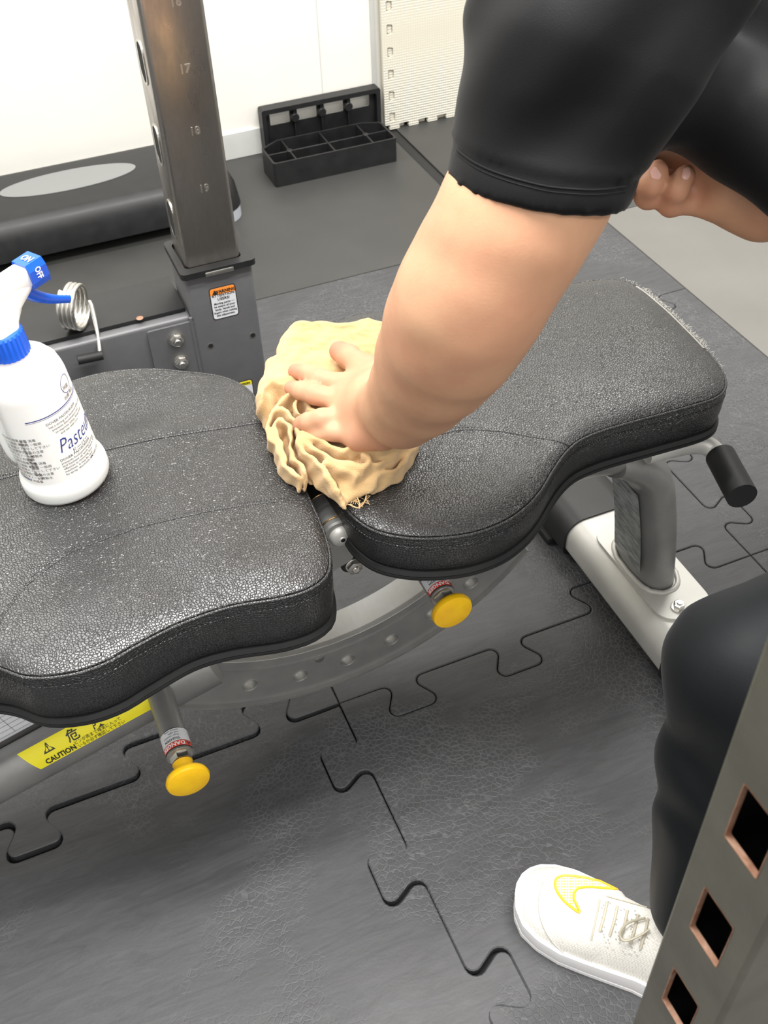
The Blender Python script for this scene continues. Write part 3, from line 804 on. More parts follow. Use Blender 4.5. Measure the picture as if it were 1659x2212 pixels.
bench = thing('weight_bench', 'silver adjustable weight bench with two black leather pads', 'weight bench', (.1, .03, 0))
def ex_left(x, y):
    return (-.010*G(x, y, -.165, .170, .050, .030, .3)-.007*G(x, y, -.10, .225, .05, .03)+.005*G(x, y, -.20, .12, .07, .03)
            + .004*G(x, y, -.33, .02, .15, .08)-.004*G(x, y, -.19, -.105, .03, .06, .4)+.006*G(x, y, -.115, -.13, .05, .03)
            + .005*G(x, y, -.29, -.12, .06, .04)-.003*G(x, y, -.06, .03, .03, .1))
def zm_left(x, y): return -.004*G(x, y, -.19, -.165, .04, .06)+.003*G(x, y, -.12, -.17, .05, .05)+.004*G(x, y, -.19, .28, .08, .06)
pl, LL = pad_parts(bench, 'back_pad', LP, (-.78, -.10, .035), BZ, .070, .008, ex_left, zm_left)
def ex_right(x, y):
    return (.005*G(x, y, .12, .03, .10, .12)-.004*G(x, y, .245, -.06, .04, .03)+.003*G(x, y, .40, .06, .10, .08)-.004*G(x, y, .10, -.085, .09, .03))
pr, LR = pad_parts(bench, 'seat_pad', RPd, (.10, .44, .055), BZ, .055, .008, ex_right)
seam(pl, [(-.80, .116), (-.5, .115), (-.328, .113), (-.226, .109), (-.146, .106), (-.10, .10), (-.043, .092), (-.024, .088)])
seam(pl, [(-.372, -.135), (-.355, -.095), (-.324, -.060), (-.278, -.034), (-.205, -.026), (-.131, -.033), (-.08, -.042), (-.028, -.055)], welt=.0009)
seam(pr, [(.072, -.062), (.098, -.038), (.132, -.024), (.17, -.026), (.218, -.049), (.250, -.073), (.272, -.092)], welt=.0009)
# frayed white threads along the far end of the seat pad
def fray():
    a = Acc(); sel = [(x, y) for x, y in ofs(LR, .0012) if x > .47 and -.055 < y < .185]
    for x, y in sel:
        dens = 5 if .0 < y < .15 else 1
        for _ in range(dens):
            p = Vector((x+random.uniform(-.001, .002), y+random.uniform(-.0015, .0015), BZ-.001+random.uniform(-.001, .003)))
            q = p+Vector((random.uniform(-.001, .005), random.uniform(-.004, .004), random.uniform(.0, .004)))
            a.tube([p, p.lerp(q, .5)+Vector((0, 0, .001)), q], .00028, 4)
    s = a.build('frayed_threads', mat('white_thread', (.8, .78, .72), .9), pr); s['kind'] = 'stuff'
    sl = [(x, y, BZ+.0008) for x, y in ofs(LR, -.0008) if x > .47 and .0 < y < .16]
    tube('torn_edge', sl, (.0006, .0012), mat('torn_lining', (.5, .48, .44), .9), pr, 6, up=(0, 0, 1))
fray()
# hinge
cyl('hinge_sleeve', (.001, -.055, .397), (0, 1, 0), .0195, .040, SILVER, bench, 32, .001)
cyl('hinge_bush', (.001, -.015, .397), (0, 1, 0), .0175, .110, DSTEEL, bench, 32, .0008)
for yy in (-.0565, -.0155, .016): cyl('brass_washer', (.001, yy, .397), (0, 1, 0), .0200, .0018, BRASS, bench, 32, .0004)
cyl('hinge_cap', (.001, -.0665, .397), (0, 1, 0), .0205, .0100, SILVER, bench, 32, .002)
lathe('hinge_bolt', [(.0005, 0), (.004, 0), (.0045, .001), (.010, .002), (.0125, .004), (.0135, .0075), (.0135, .009)], (.002, -.0755, .397), SILVERL, bench, (0, 1, 0), 28)
hk = cyl('hex_socket', (.002, -.0757, .397), (0, 1, 0), .003, .001, DARKHOLE, bench, 6, .0002)
plate('hinge_bracket', fillet([(-.018, -.012), (.018, -.012), (.020, -.060), (-.02, -.075)], .006, 4), [], lambda u, v: (u, -.052, .397+v), (0, .006, 0), SILVER, bench)
plate('hinge_bracket', fillet([(-.018, -.012), (.018, -.012), (.020, -.060), (-.02, -.075)], .006, 4), [], lambda u, v: (u, .085, .397+v), (0, .006, 0), SILVER, bench)
p = on(762, 1218, 1, -.045)
tube('stop_link', [(.01, -.03, .352), (.05, -.028, .340), (.085, -.026, .342), (.14, -.02, .352)], .016, SILVER, bench, 16)
cyl('rubber_bumper', (p[0], -.046, p[2]), (0, 1, 0), .0145, .020, BLACKR, bench, 24, .002)
hexbolt('stop_bolt', (p[0], -.046, p[2]), (0, -1, 0), .0095, .009, STEEL, bench, 1.1)
# arc selector plate
def arc_plate():
    cx, cz, r0, r1, yp = -.003, .410, .292, .372, .012
    a0, a1 = math.radians(-172), math.radians(-38); N = 60
    an = np.linspace(a0, a1, N); O = [(cx+r1*math.cos(a), cz+r1*math.sin(a)) for a in an]+[(cx+r0*math.cos(a), cz+r0*math.sin(a)) for a in an[::-1]]
    holes = []; rh = .339; hs = []
    for x_ in (-.252, -.185, -.117, -.047, .022, .088, .151, .209, .250):
        a = -math.acos(max(-1, min(1, (x_-cx)/rh))); c = (cx+rh*math.cos(a), cz+rh*math.sin(a)); hs.append(c); holes.append(circ(.0098, c[0], c[1], 16)[::-1])
    t = plate('selector_arc', O, holes, lambda u, v: (u, yp, v), (0, .008, 0), SILVER, bench)
    for c in hs:
        lathe('pin_socket', [(.0098, 0), (.0104, -.001), (.0112, -.001), (.0118, .0), (.0118, .020), (.0098, .020), (.0098, 0)], (c[0], yp, c[1]), SILVER, t, (0, 1, 0), 20, False)
    # top flange, lower lip, groove lines
    for nm, r_, ya, yb, th in (('arc_flange', r0, yp-.001, yp+.050, .004), ('arc_lip', r1, yp-.006, yp+.010, .004), ('arc_groove', r0+.016, yp-.0018, yp+.002, .0015)):
        V = []; 
        for a in an:
            for rr, yy in ((r_, ya), (r_, yb), (r_+th, yb), (r_+th, ya)): V.append((cx+rr*math.cos(a), yy, cz+rr*math.sin(a)))
        F = [(i*4+k, i*4+(k+1) % 4, (i+1)*4+(k+1) % 4, (i+1)*4+k) for i in range(N-1) for k in range(4)]+[(0, 1, 2, 3), tuple((N-1)*4+k for k in range(4))]
        Acc().add(V, F).build(nm, SILVER, t, False)
    q = on(690, 1423, 1, yp); lathe('arc_screw', [(.0001, -.0015), (.004, -.0022), (.0065, -.001), (.0068, 0)], q, STEEL, t, (0, 1, 0), 18)
arc_plate()
# pop pins
def pop_pin(y1, kx, kz, ya, g):
    def P(y): return (kx, y, kz)
    tb = tube('pin_barrel', [P(ya), P(y1+g)], .0155, SILVER, bench, 24)
    r = .0158
    def mp(u, v, w_=0):   # u runs along -x over the top, v towards the knob
        a = PI/2+u/r; rr = r+w_
        return Vector((kx+rr*math.cos(a), y1+g+.028-v, kz+rr*math.sin(a)))
    def patch(nm, u0, u1, v0, v1, m, lift, par):
        n = 14; V = []
        for i in range(n+1):
            u = u0+(u1-u0)*i/n; V += [mp(u, v0, lift), mp(u, v1, lift)]
        return link(nm, mesh(nm, V, [(2*i, 2*i+2, 2*i+3, 2*i+1) for i in range(n)]), m, par, True)
    s = patch('danger_label', -.022, .022, -.0010, .0260, INK, .0002, bench)
    patch('label_field', -.021, .021, .0, .0175, WSTICK, .0004, s); patch('label_band', -.021, .021, .0178, .0250, INKR, .0004, s)
    texts('danger_text', [('DANGER', -.010, .0190, .0072, dict(bold=.0002))], mp, WHITEP, s, .0006)
    texts('label_text', [('TIGHTEN', -.006, .0125, .0045, dict(bold=.0001)), ('Stop rotation', -.006, .0085, .0035), ('not tight', -.006, .005, .0035), ('before using', -.006, .0015, .0032)], mp, INK, s, .0006)
    decal('hazard_triangle', [(-.018, .0190), (-.0115, .0190), (-.0148, .0245)], mp, INK, s, .0006)
    hexbolt('lock_nut', P(y1+g+.002), (0, -1, 0), .0125, .012, STEEL, bench, 1.15)
    k = .052
    lathe('pull_knob', [(.0118, g-.011), (.0108, g-.013), (.0108, .0166), (.018, .0145), (.0235, .011), (.0252, .0065), (.0240, .0025), (.019, .0008), (.010, .0), (.0005, .0)], (kx, y1, kz), YELLOW, bench, (0, 1, 0), 40)
pl_ = on(409, 1694, 1, -.175); pop_pin(-.175, pl_[0], pl_[2], .02, .040)
pr_ = on(981, 1327, 1, -.145); pop_pin(-.145, pr_[0], pr_[2], -.01, .030)
box('pin_bracket', (pr_[0]-.022, -.03, pr_[2]-.02), (pr_[0]+.022, .05, .375), SILVER, bench, .004)
box('pin_bracket', (pl_[0]-.02, .01, pl_[2]-.02), (pl_[0]+.02, .05, .36), SILVER, bench, .004)
# main beam and rear leg
box('seat_frame_rail', (.02, -.03, .355), (.44, .07, .382), SILVER, bench, .006)
box('back_frame_rail', (-.60, -.005, .325), (-.02, .055, .352), SILVER, bench, .006)
def bent(P, n=8):
    P = [Vector(p) for p in P]; out = [P[0]]
    for i in range(1, len(P)-1):
        a = P[i]+(P[i-1]-P[i])*.5; b = P[i]+(P[i+1]-P[i])*.5
        for s in np.linspace(0, 1, n): out.append(a*(1-s)**2+P[i]*2*s*(1-s)+b*s*s)
    out.append(P[-1]); return out
lg = bent([(.486, -.008, .078), (.470, -.008, .20), (.440, -.006, .325), (.33, .0, .335), (.15, .01, .330)], 12)
tube('rear_leg', lg, [(.028, .056)]*len(lg), SILVER, bench, 40, up=(1, 0, 0), sect=.8)
tube('main_beam', [(.16, .01, .330), (.0, .015, .31), (-.12, .02, .26)], (.024, .03), SILVER, bench, 24, up=(0, 0, 1))
# dark data plate on the left side of the rear leg
V = []; n = 10
for i in range(n+1):
    z = .108+i*(.270-.108)/n
    xx = float(np.interp(z, [p_.z for p_ in lg if p_.z < .318 and p_.x > .36], [p_.x for p_ in lg if p_.z < .318 and p_.x > .36]))-.0292-.0006
    V += [(xx, -.040, z-.0), (xx, .028, z+.0)]
dpl = link('data_plate', mesh('data_plate', V, [(2*i, 2*i+1, 2*i+3, 2*i+2) for i in range(n)]), noisy('dark_scuffed_plate', (.12, .13, .13), (.42, .43, .42), 45, .4, .2, None, 0, None, (1, 1, 4)), bench, True)
# rear foot
def round_bar(name, x0, x1, y0, y1, z0, z1, r, m, parent):
    P = fillet([(x0, z0), (x1, z0), (x1, z1), (x0, z1)], [r*.4, r*.4, r, r], 8); n = len(P)
    V = [(u, y0, v) for u, v in P]+[(u, y1, v) for u, v in P]
    F = [(k, (k+1) % n, n+(k+1) % n, n+k) for k in range(n)]+[tuple(range(n)), tuple(range(n, 2*n))[::-1]]
    return Acc().add(V, F).build(name, m, parent, True, 40)
round_bar('rear_foot', .426, .548, -.158, .118, .016, .078, .040, SILVERL, bench)
round_bar('foot_end_cap', .422, .552, .112, .235, .010, .081, .041, BLACKP, bench)
round_bar('foot_end_cap', .422, .552, -.26, -.154, .010, .081, .041, BLACKP, bench)
box('cap_pad', (.418, .150, 0), (.553, .240, .014), BLACKR, bench, .003)
box('cap_pad', (.418, -.265, 0), (.553, -.190, .014), BLACKR, bench, .003)
plate('foot_plate', fillet([(.448, -.118), (.534, -.118), (.534, .085), (.448, .085)], .028, 8), [], lambda u, v: (u, v, .078), (0, 0, .0045), SILVERL, bench)
wr = [(.486+.033*math.copysign(abs(math.cos(a))**.8, math.cos(a)), -.008+.061*math.copysign(abs(math.sin(a))**.8, math.sin(a)), .0830) for a in np.linspace(0, 2*PI, 60, endpoint=False)]
tube('weld_bead', [Vector(w_)+Vector((random.uniform(-.0006, .0006),)*3) for w_ in wr], .004, SILVERL, bench, 8, up=(0, 0, 1), closed=True)
hexbolt('foot_bolt', on(1466, 1312, 2, .0825), (0, 0, 1), .0085, .009, STEEL, bench, 1.35)
# carry handle at the far end of the seat
g0 = Vector(on(1545, 972, 1, -.075)); g1 = Vector(on(1600, 1075, 1, -.165))
dy = Vector((0, -1, 0))
hp = Vector(at(1556, 985, .352)); he = Vector(at(1603, 1072, .352))
tube('handle_bar', bent([hp+Vector((-.09, .03, .012)), hp+Vector((-.012, .025, .010)), hp+(hp-he).normalized()*.0, he.lerp(hp, .3)], 8), .0125, SILVERL, bench, 20)
tube('handle_grip', [hp, he], .0185, BLACKR, bench, 24)
# front leg (left side) with stickers
fa = Vector((-.66, .0, .060)); fb = Vector((-.10, .0, .262))
q0 = Vector(on(-40, 1700, 1, -.02)); q1 = Vector(on(300, 1515, 1, -.02)); dr = (q1-q0).normalized()
fa = q0-dr*.22; fb = q1+dr*.10
tube('front_leg', [fa, fb], [(.034, .026)]*2, SILVER, bench, 40, up=(0, 0, 1))
box('front_foot', (fa.x-.05, -.22, 0), (fa.x+.05, .22, max(.03, fa.z+.01)), SILVERL, bench, .012)
nz = Vector((0, 0, 1)); nz = (nz-dr*nz.dot(dr)).normalized(); yv = Vector((0, -1, 0))
def leg_map(o):
    def mp(u, v, w_=0):
        a = v/.030+.62; ra, rb = .0345+w_, .0265+w_
        return o+dr*u+nz*math.sin(a)*ra+yv*math.cos(a)*rb
    return mp
lm = leg_map(fa+dr*((Vector(on(128, 1620, 1, -.02))-fa).dot(dr)))
def leg_patch(nm, u0, u1, v0, v1, m, lift, mp, par, cutc=0):
    n = 10; k = 8; V = []
    for i in range(k+1):
        for j in range(n+1):
            u = u0+(u1-u0)*i/k; v = v0+(v1-v0)*j/n
            if cutc and i == 0: u += cutc*(1-j/n)
            V.append(mp(u, v, lift))
    F = [(i*(n+1)+j, (i+1)*(n+1)+j, (i+1)*(n+1)+j+1, i*(n+1)+j+1) for i in range(k) for j in range(n)]
    return link(nm, mesh(nm, V, F), m, par, True)
ys = leg_patch('caution_sticker', -.034, .140, -.012, .018, YSTICK, .0006, lm, bench, .014)
tt = text_vf
texts('caution_text', [('CAUTION', -.010, -.0100, .0088, dict(bold=.0003)), ('危', .026, .001, .016, dict(bold=.0002)), ('険', .058, .001, .016, dict(bold=.0002)),
    ('ピンが奥まで確実に入って', .030, -.0050, .0052), ('いるか必ず確認して下さい', .032, -.0105, .0052)], lm, INK, ys, .0011)
tri = [(.000, .002), (.015, .002), (.0075, .0145)]; tri2 = [(.0027, .0035), (.0123, .0035), (.0075, .0115)]
plate('hazard_triangle', tri, [tri2[::-1]], lambda u, v: lm(u-.006, v, .0010), tuple(nz*.0001), INK, ys)
texts('hazard_mark', [('!', .0003, .0040, .0085, dict(bold=.0003))], lm, INK, ys, .0011)
# instruction placard above the front leg
c0 = on(0, 1545, 1, .005); 
box('placard_rail', (-.52, .006, .120), (-.29, .05, .300), SILVER, bench, .006)
pm = flat((-.40, .0055, .215), (dr.x, 0, dr.z), (-dr.z, 0, dr.x))
pw, ph = .20, .10
plc = decal('instruction_placard', rrect(pw, ph, .003), pm, WSTICK, bench, .0004)
a = Acc()
for k in range(9): 
    y = -.045+k*.0085; a.add([pm(-.095, y, .0008), pm(.095, y, .0008), pm(.095, y+.0004, .0008), pm(-.095, y+.0004, .0008)], [(0, 1, 2, 3)])
for x in (-.095, -.07, -.045, -.02, .005, .030, .055, .08, .0946):
    a.add([pm(x, -.045, .0008), pm(x+.0004, -.045, .0008), pm(x+.0004, .045, .0008), pm(x, .045, .0008)], [(0, 1, 2, 3)])
a.build('grid_lines', INK, plc, False)
texts('placard_text', [('WEEKLY', .058, .015, .006), ('MONTHLY', .058, .0065, .006), ('6-MONTHLY', .058, -.002, .006), ('YEARLY', .058, -.0105, .006)]
      + [('clean frame and check', x, -.002+.0, .0042, dict(rot=PI/2)) for x in (-.088, -.062, -.037, -.012, .013, .038)], pm, INK, plc, .0009)

# ================================================================== SPRAY BOTTLE
BC = (-.258, .080)
def bottle():
    z0 = BZ+.0125
    t = thing('spray_bottle', 'white sanitiser spray bottle with blue cap and trigger on the left pad', 'spray bottle', (BC[0], BC[1], z0))
    r = .0425
    prof = [(.0005, 0), (.040, 0), (.0460, .002), (.0475, .006), (.0475, .016), (.0465, .021), (.0437, .025), (r+.0005, .030), (r, .135), (r-.0008, .142), (.0395, .151), (.034, .159), (.026, .164), (.0185, .167), (.0165, .172)]
    b = lathe('bottle_body', prof, (BC[0], BC[1], z0), BOTTLE, t, (0, 0, 1), 96, True, 60)
    # finger grip pressed in the left side (handle with an opening)
    for v in b.data.vertices:
        co = v.co; a = math.atan2(co.y-(BC[1]) if False else co.y+0, co.x) if False else None
    for v in b.data.vertices:
        wx = v.co.x-BC[0]; wy = v.co.y-BC[1]; z = v.co.z-z0; ang = math.degrees(math.atan2(wy, wx)); dd = (ang+168+180) % 360-180
        if .03 < z < .14:
            f = math.exp(-(dd/26)**4)*math.exp(-((z-.090)/.045)**4); s = 1-.33*f
            v.co.x = BC[0]+wx*s; v.co.y = BC[1]+wy*s
    a = math.radians(-168); dx, dy_ = math.cos(a), math.sin(a)
    def hp(r_, z): return (BC[0]+dx*r_, BC[1]+dy_*r_, z0+z)
    tube('bottle_handle', bent([hp(.022, .136), hp(.036, .128), hp(.036, .090), hp(.036, .055), hp(.024, .045)], 8), (.0065, .012), BOTTLE, t, 16, up=(-dy_, dx, 0))
    zc = z0+.170
    # ribbed cap
    V = []; n = 96; prof2 = [(.0160, 0), (.0190, .0005), (.0190, .024), (.018, .026), (.012, .027)]
    for rr, h in prof2:
        for k in range(n):
            q = rr+(.0007 if (k % 4) < 2 and rr > .0185 else 0); th = 2*PI*k/n; V.append((BC[0]+q*math.cos(th), BC[1]+q*math.sin(th), zc+h))
    F = [(i*n+k, i*n+(k+1) % n, (i+1)*n+(k+1) % n, (i+1)*n+k) for i in range(4) for k in range(n)]+[tuple(range(n))[::-1], tuple(4*n+k for k in range(n))]
    Acc().add(V, F).build('screw_cap', BLUE, t, True, 35)
    # trigger head, local frame: forward = towards nozzle (+x, slightly towards camera)
    fw = Vector((.86, .51, 0)).normalized(); sd = Vector((-fw.y, fw.x, 0)); up = Vector((0, 0, 1)); o = Vector((BC[0], BC[1], zc+.024))
    def L(f, s, u): return o+fw*f+sd*s+up*u
    secs = [(0, 0, .0145, .0145), (.007, .003, .0155, .0130), (.017, .008, .0210, .0115), (.025, .013, .031, .0115), (.031, .015, .036, .0115), (.036, .015, .036, .0105)]
    V = []; seg = 24
    for h, f0, rf, rs in secs:
        for k in range(seg):
            th = 2*PI*k/seg; c, s = math.cos(th), math.sin(th); c = math.copysign(abs(c)**.6, c); s = math.copysign(abs(s)**.6, s)
            V.append(L(f0+rf*c, rs*s, h))
    F = [(i*seg+k, i*seg+(k+1) % seg, (i+1)*seg+(k+1) % seg, (i+1)*seg+k) for i in range(len(secs)-1) for k in range(seg)]+[tuple(range(seg))[::-1], tuple((len(secs)-1)*seg+k for k in range(seg))]
    Acc().add(V, F).build('trigger_head', WPLAST, t, True, 40)
    bm = bmesh.new(); box_bm(bm, (-.034, -.0105, .029), (.048, .0105, .049), .003, 2)
    for v in bm.verts: v.co = L(v.co.x, v.co.y, v.co.z)
    link('spray_housing', bm_mesh('h', bm), WPLAST, t, True, 40)
    V = []; oct_ = [(s_, u_-.0195) for s_, u_ in [(-.012, .046), (.012, .046), (.0135, .052), (.0135, .064), (.010, .071), (-.010, .071), (-.0135, .064), (-.0135, .052)]]
    for f_ in (.044, .064): V += [L(f_, s, u) for s, u in oct_]
    F = [(k, (k+1) % 8, 8+(k+1) % 8, 8+k) for k in range(8)]+[tuple(range(8)), tuple(range(8, 16))[::-1]]
    nz_ = Acc().add(V, F).build('nozzle', BLUE, t, False)
    texts('on_mark', [('ON', -.006, -.0035, .011, dict(bold=.0003, xscale=.8))], flat(L(.054, 0, .0517), -sd, fw), WHITEP, nz_, .0004)
    e0 = Vector(L(0, -.0135, .052)); e1 = Vector(L(0, -.0135, .064))
    texts('off_mark', [('OFF', -.0085, -.0035, .009, dict(bold=.0003, xscale=.8))], flat(L(.054, -.0137, .0385), up*-1, fw), WHITEP, nz_, .0004)
    tg = bent([L(.036, 0, .030), L(.046, 0, .014), L(.062, 0, .000), L(.082, 0, -.012)], 8); n = len(tg)
    tube('trigger_lever', tg, [(.0045-.0022*i/n, .0070-.003*i/n) for i in range(n)], BLUE, t, 16, up=tuple(sd))
    # printing
    rr = r+.0003
    def mp(u, v, w_=0):     # u along the girth from the -80 deg direction, v = height above z0
        th = math.radians(-82)+u/r; return Vector((BC[0]+(rr+w_)*math.cos(th), BC[1]+(rr+w_)*math.sin(th), z0+v))
    def band(nm, u0, u1, v, hgt, par):
        n = 40; V = []
        for i in range(n+1): u = u0+(u1-u0)*i/n; V += [mp(u, v), mp(u, v+hgt)]
        return V, [(2*i, 2*i+2, 2*i+3, 2*i+1) for i in range(n)]
    D = lambda d: math.radians(d+82)*r
    a = Acc()
    for u0, u1, v, hh in ((-108, 30, .1135, .0011), (-108, 30, .1120, .0004), (-94, 30, .0340, .0011), (-94, 30, .0325, .0004), (-165, -120, .0340, .0011), (-165, -120, .0325, .0004)):
        Acc().add(*band('', D(u0), D(u1), v, hh, b)).build('printed_line', INKB, b)
    texts('brand_print', [('Pasteuri', 0, .066, .0245, dict(shear=.35, xscale=.72, bold=-.0002))], mp, INKB, b)
    texts('kana_print', [('ドーバー', .012, .0590, .0065)], mp, INK, b)
    T1 = [('DOVER PASTEURIZER', D(-84), .104, .0042), ('has a strong anti bacterial effect and', D(-82), .0995, .0036), ('prevents discoloration and', D(-79), .0955, .0036), ('to improve safety. Keep away', D(-76), .0915, .0036), ('and use with care', D(-70), .0875, .0036)]
    T2 = [('DOVER PASTEURIZER', D(-86), .0560, .0044), ('prevents food poisoning and fungi', D(-86), .0520, .0038), ('and freshens up tools, boards, and', D(-86), .0482, .0038), ('effective in removing from', D(-86), .0444, .0038), ('machines. It may be used', D(-86), .0406, .0038), ('by spray. absolutely safe', D(-86), .0368, .0038)]
    texts('english_print', T1, mp, INK, b); texts('english_print', T2+[('DOVER CO.', D(-42), .0362, .0040)], mp, INK, b)
    rows = [('食品添加物の殺菌 除菌 消毒', .0), ('アルコール製剤 業務用 一般用', .0), ('使用方法 直接スプレーして下さい', .0), ('火気厳禁 保管及び取扱の注意', .0), ('成分 発酵エタノール 精製水', .0), ('純水 カテキン 内容量', .0)]
    texts('japanese_print', [(s, D(-128)+.0042*k, .092, .0040, dict(rot=-PI/2)) for k, (s, _) in enumerate(rows[:2])]+[(s, D(-172), .090-.0052*k, .0040) for k, s in enumerate([q[0] for q in rows]*2)], mp, INK, b)
    texts('mark_print', [('除菌', D(-40), .128, .0050, dict(rot=-.2)), ('抗菌 食品', D(-44), .1175, .0045)], mp, INK, b)
    # oval badge, recycling mark
    def loop(cu, cv, ru, rv, th, sq=1):
        V = []; n = 40
        for k in range(n):
            q = 2*PI*k/n; c, s = math.cos(q), math.sin(q); c = math.copysign(abs(c)**sq, c); s = math.copysign(abs(s)**sq, s)
            V += [mp(cu+ru*c, cv+rv*s), mp(cu+(ru-th)*c, cv+(rv-th)*s)]
        return V, [(2*k, (2*k+2) % (2*n), (2*k+3) % (2*n), 2*k+1) for k in range(n)]
    a = Acc(); a.add(*loop(D(-30), .131, .009, .010, .0007)); a.add(*loop(D(-12), .069, .0075, .0095, .0012)); a.add(*loop(D(-12), .072, .003, .004, .0009))
    a.add(*loop(D(-12), .060, .006, .004, .001)); a.build('printed_badge', INKB, b)
    a = Acc(); a.add(*loop(D(-124), .0385, .0055, .0050, .0008, .5)); a.build('recycling_mark', INK, b)
    texts('recycling_text', [('プラ', D(-124)-.0032, .0365, .0035)], mp, INK, b)
    t.rotation_euler = (0, math.radians(-5), 0)
bottle()

# ================================================================== TOWEL
def towel():
    t = thing('cleaning_towel', 'crumpled beige terry towel under the hand on the bench', 'towel', (.04, .06, .458))
    out_px = [(557, 900), (562, 850), (585, 800), (605, 755), (640, 728), (690, 727), (750, 735), (790, 728), (825, 732), (850, 750), (862, 800), (875, 870), (900, 920), (903, 945), (885, 1000), (862, 1028), (830, 1042), (790, 1048), (745, 1040), (700, 1026), (668, 1035), (640, 1020), (612, 985), (588, 945), (572, 920)]
    L = smooth_loop([at(x, y, .468)[:2] for x, y in out_px], 80)
    up_px = [(540, 905), (600, 852), (655, 880), (660, 930), (700, 950), (760, 975), (830, 975), (920, 925)]
    U_ = np.array([at(x, y, .49)[:2] for x, y in up_px])
    def poly_d(P2, L, closed=True):
        n = len(L); m = n if closed else n-1; d = np.full(len(P2), 9.); ins = np.zeros(len(P2), bool)
        for i in range(m):
            a = L[i]; b_ = L[(i+1) % n]; ab = b_-a; h = np.clip(((P2-a)@ab)/(ab@ab), 0, 1); d = np.minimum(d, np.linalg.norm(P2-a-h[:, None]*ab, axis=1))
            if closed:
                c = (a[1] > P2[:, 1]) != (b_[1] > P2[:, 1]); xi = (b_[0]-a[0])*(P2[:, 1]-a[1])/(b_[1]-a[1]+1e-12)+a[0]; ins ^= c & (P2[:, 0] < xi)
        return np.where(ins, -d, d) if closed else d
    REG = np.vstack([U_, [at(960, 700, .49)[:2], at(700, 600, .49)[:2], at(500, 800, .49)[:2]]])
    def wrk(x, y, z):
        return (.0022*np.sin(95*x+50*y+2*np.sin(70*y)+60*z)+.0014*np.sin(230*y-110*x+1.6*np.sin(120*x)+90*z)+.0008*np.sin(420*x+330*y+3*np.sin(90*x-110*y)+300*z)
                + .0005*np.sin(900*x+500*z)*np.sin(800*y-400*z))
    def dense(px):
        P = np.array(px, float); d = np.r_[0, np.cumsum(np.linalg.norm(np.diff(P[:, :2], axis=0), axis=1))]; q = np.linspace(0, d[-1], max(7, int(d[-1]/15)))
        X = np.stack([np.interp(q, d, P[:, i]) for i in range(3)], 1)
        for _ in range(4): X[1:-1] = (X[:-2]+2*X[1:-1]+X[2:])/4
        return np.array([at(*x) for x in X])
    # each ribbon: top edge of a standing layer of cloth, (px, py, z) ; depth below the edge ; half thickness
    RB = [([(640, 1030, .478), (612, 1000, .483), (590, 962, .488), (576, 920, .493), (578, 890, .497), (598, 873, .501), (624, 880, .502), (640, 905, .502), (643, 945, .500), (650, 975, .498), (684, 1002, .493), (712, 1030, .486), (738, 1062, .476)], .030, .0026),
          ([(622, 995, .484), (600, 960, .489), (590, 925, .492), (592, 902, .494), (606, 892, .496), (620, 900, .497), (628, 925, .497), (624, 960, .494), (632, 985, .490), (656, 1020, .483)], .026, .0022),
          ([(590, 885, .497), (605, 858, .503), (630, 845, .507), (655, 850, .508), (664, 868, .508), (654, 884, .506), (690, 890, .509), (712, 896, .510)], .022, .0026),
          ([(640, 862, .506), (632, 880, .505), (645, 892, .505), (668, 893, .507)], .020, .0020),
          ([(652, 938, .503), (690, 950, .503), (730, 966, .502), (752, 985, .500), (765, 975, .502), (750, 960, .504), (800, 978, .502), (850, 965, .498), (893, 942, .488)], .020, .0030),
          ([(655, 950, .500), (700, 985, .496), (750, 1008, .493), (790, 1014, .492), (818, 1004, .493), (815, 990, .496), (780, 985, .499)], .024, .0032),
          ([(700, 1000, .492), (742, 1012, .490), (765, 1025, .486)], .020, .0030),
          ([(818, 1004, .490), (850, 985, .488), (885, 950, .482)], .020, .0028),
          ([(800, 1040, .474), (835, 1022, .480), (845, 1006, .483), (838, 1030, .478), (868, 1005, .478), (898, 960, .474)], .018, .0028),
          ([(712, 1030, .486), (728, 1060, .476), (742, 1092, .462)], .014, .0030)]
    RBp = [(dense(a), h, th) for a, h, th in RB]
    FL = np.array([at(x, y, z_) for x, y, z_ in [(700, 1000, .484), (820, 1008, .482), (812, 1048, .470), (782, 1078, .461), (745, 1092, .458), (735, 1065, .463)]])
    def sdf(p):
        p = p+np.stack([.0022*np.sin(110*p[:, 1]+60*p[:, 2]+1.3*np.sin(90*p[:, 0]))+.0009*np.sin(310*p[:, 1]+200*p[:, 2]), .0022*np.sin(120*p[:, 0]+50*p[:, 2]+1.5*np.sin(80*p[:, 1]))+.0009*np.sin(290*p[:, 0]-180*p[:, 2]), 0*p[:, 0]], 1)
        P2 = p[:, :2]; dp = poly_d(P2, L); reg = poly_d(P2, REG)
        x, y, z = p[:, 0], p[:, 1], p[:, 2]
        kk = np.clip(reg/.014+.5, 0, 1)                     # 0 on the smooth top, 1 in the rumpled front
        H = .4990*(1-kk)+.4720*kk+.004*(1-kk)*np.sin(36*x+20*y)
        w_ = wrk(x, y, z)*(.12+.55*(1-kk)*np.clip(-dp/.02, 0, 1))
        e = np.clip(-dp/.018, 0, 1); edge = (1-np.sqrt(np.maximum(0, 1-(1-e)**2)))*.026
        d = smax((z-(H-edge)), dp, .006)
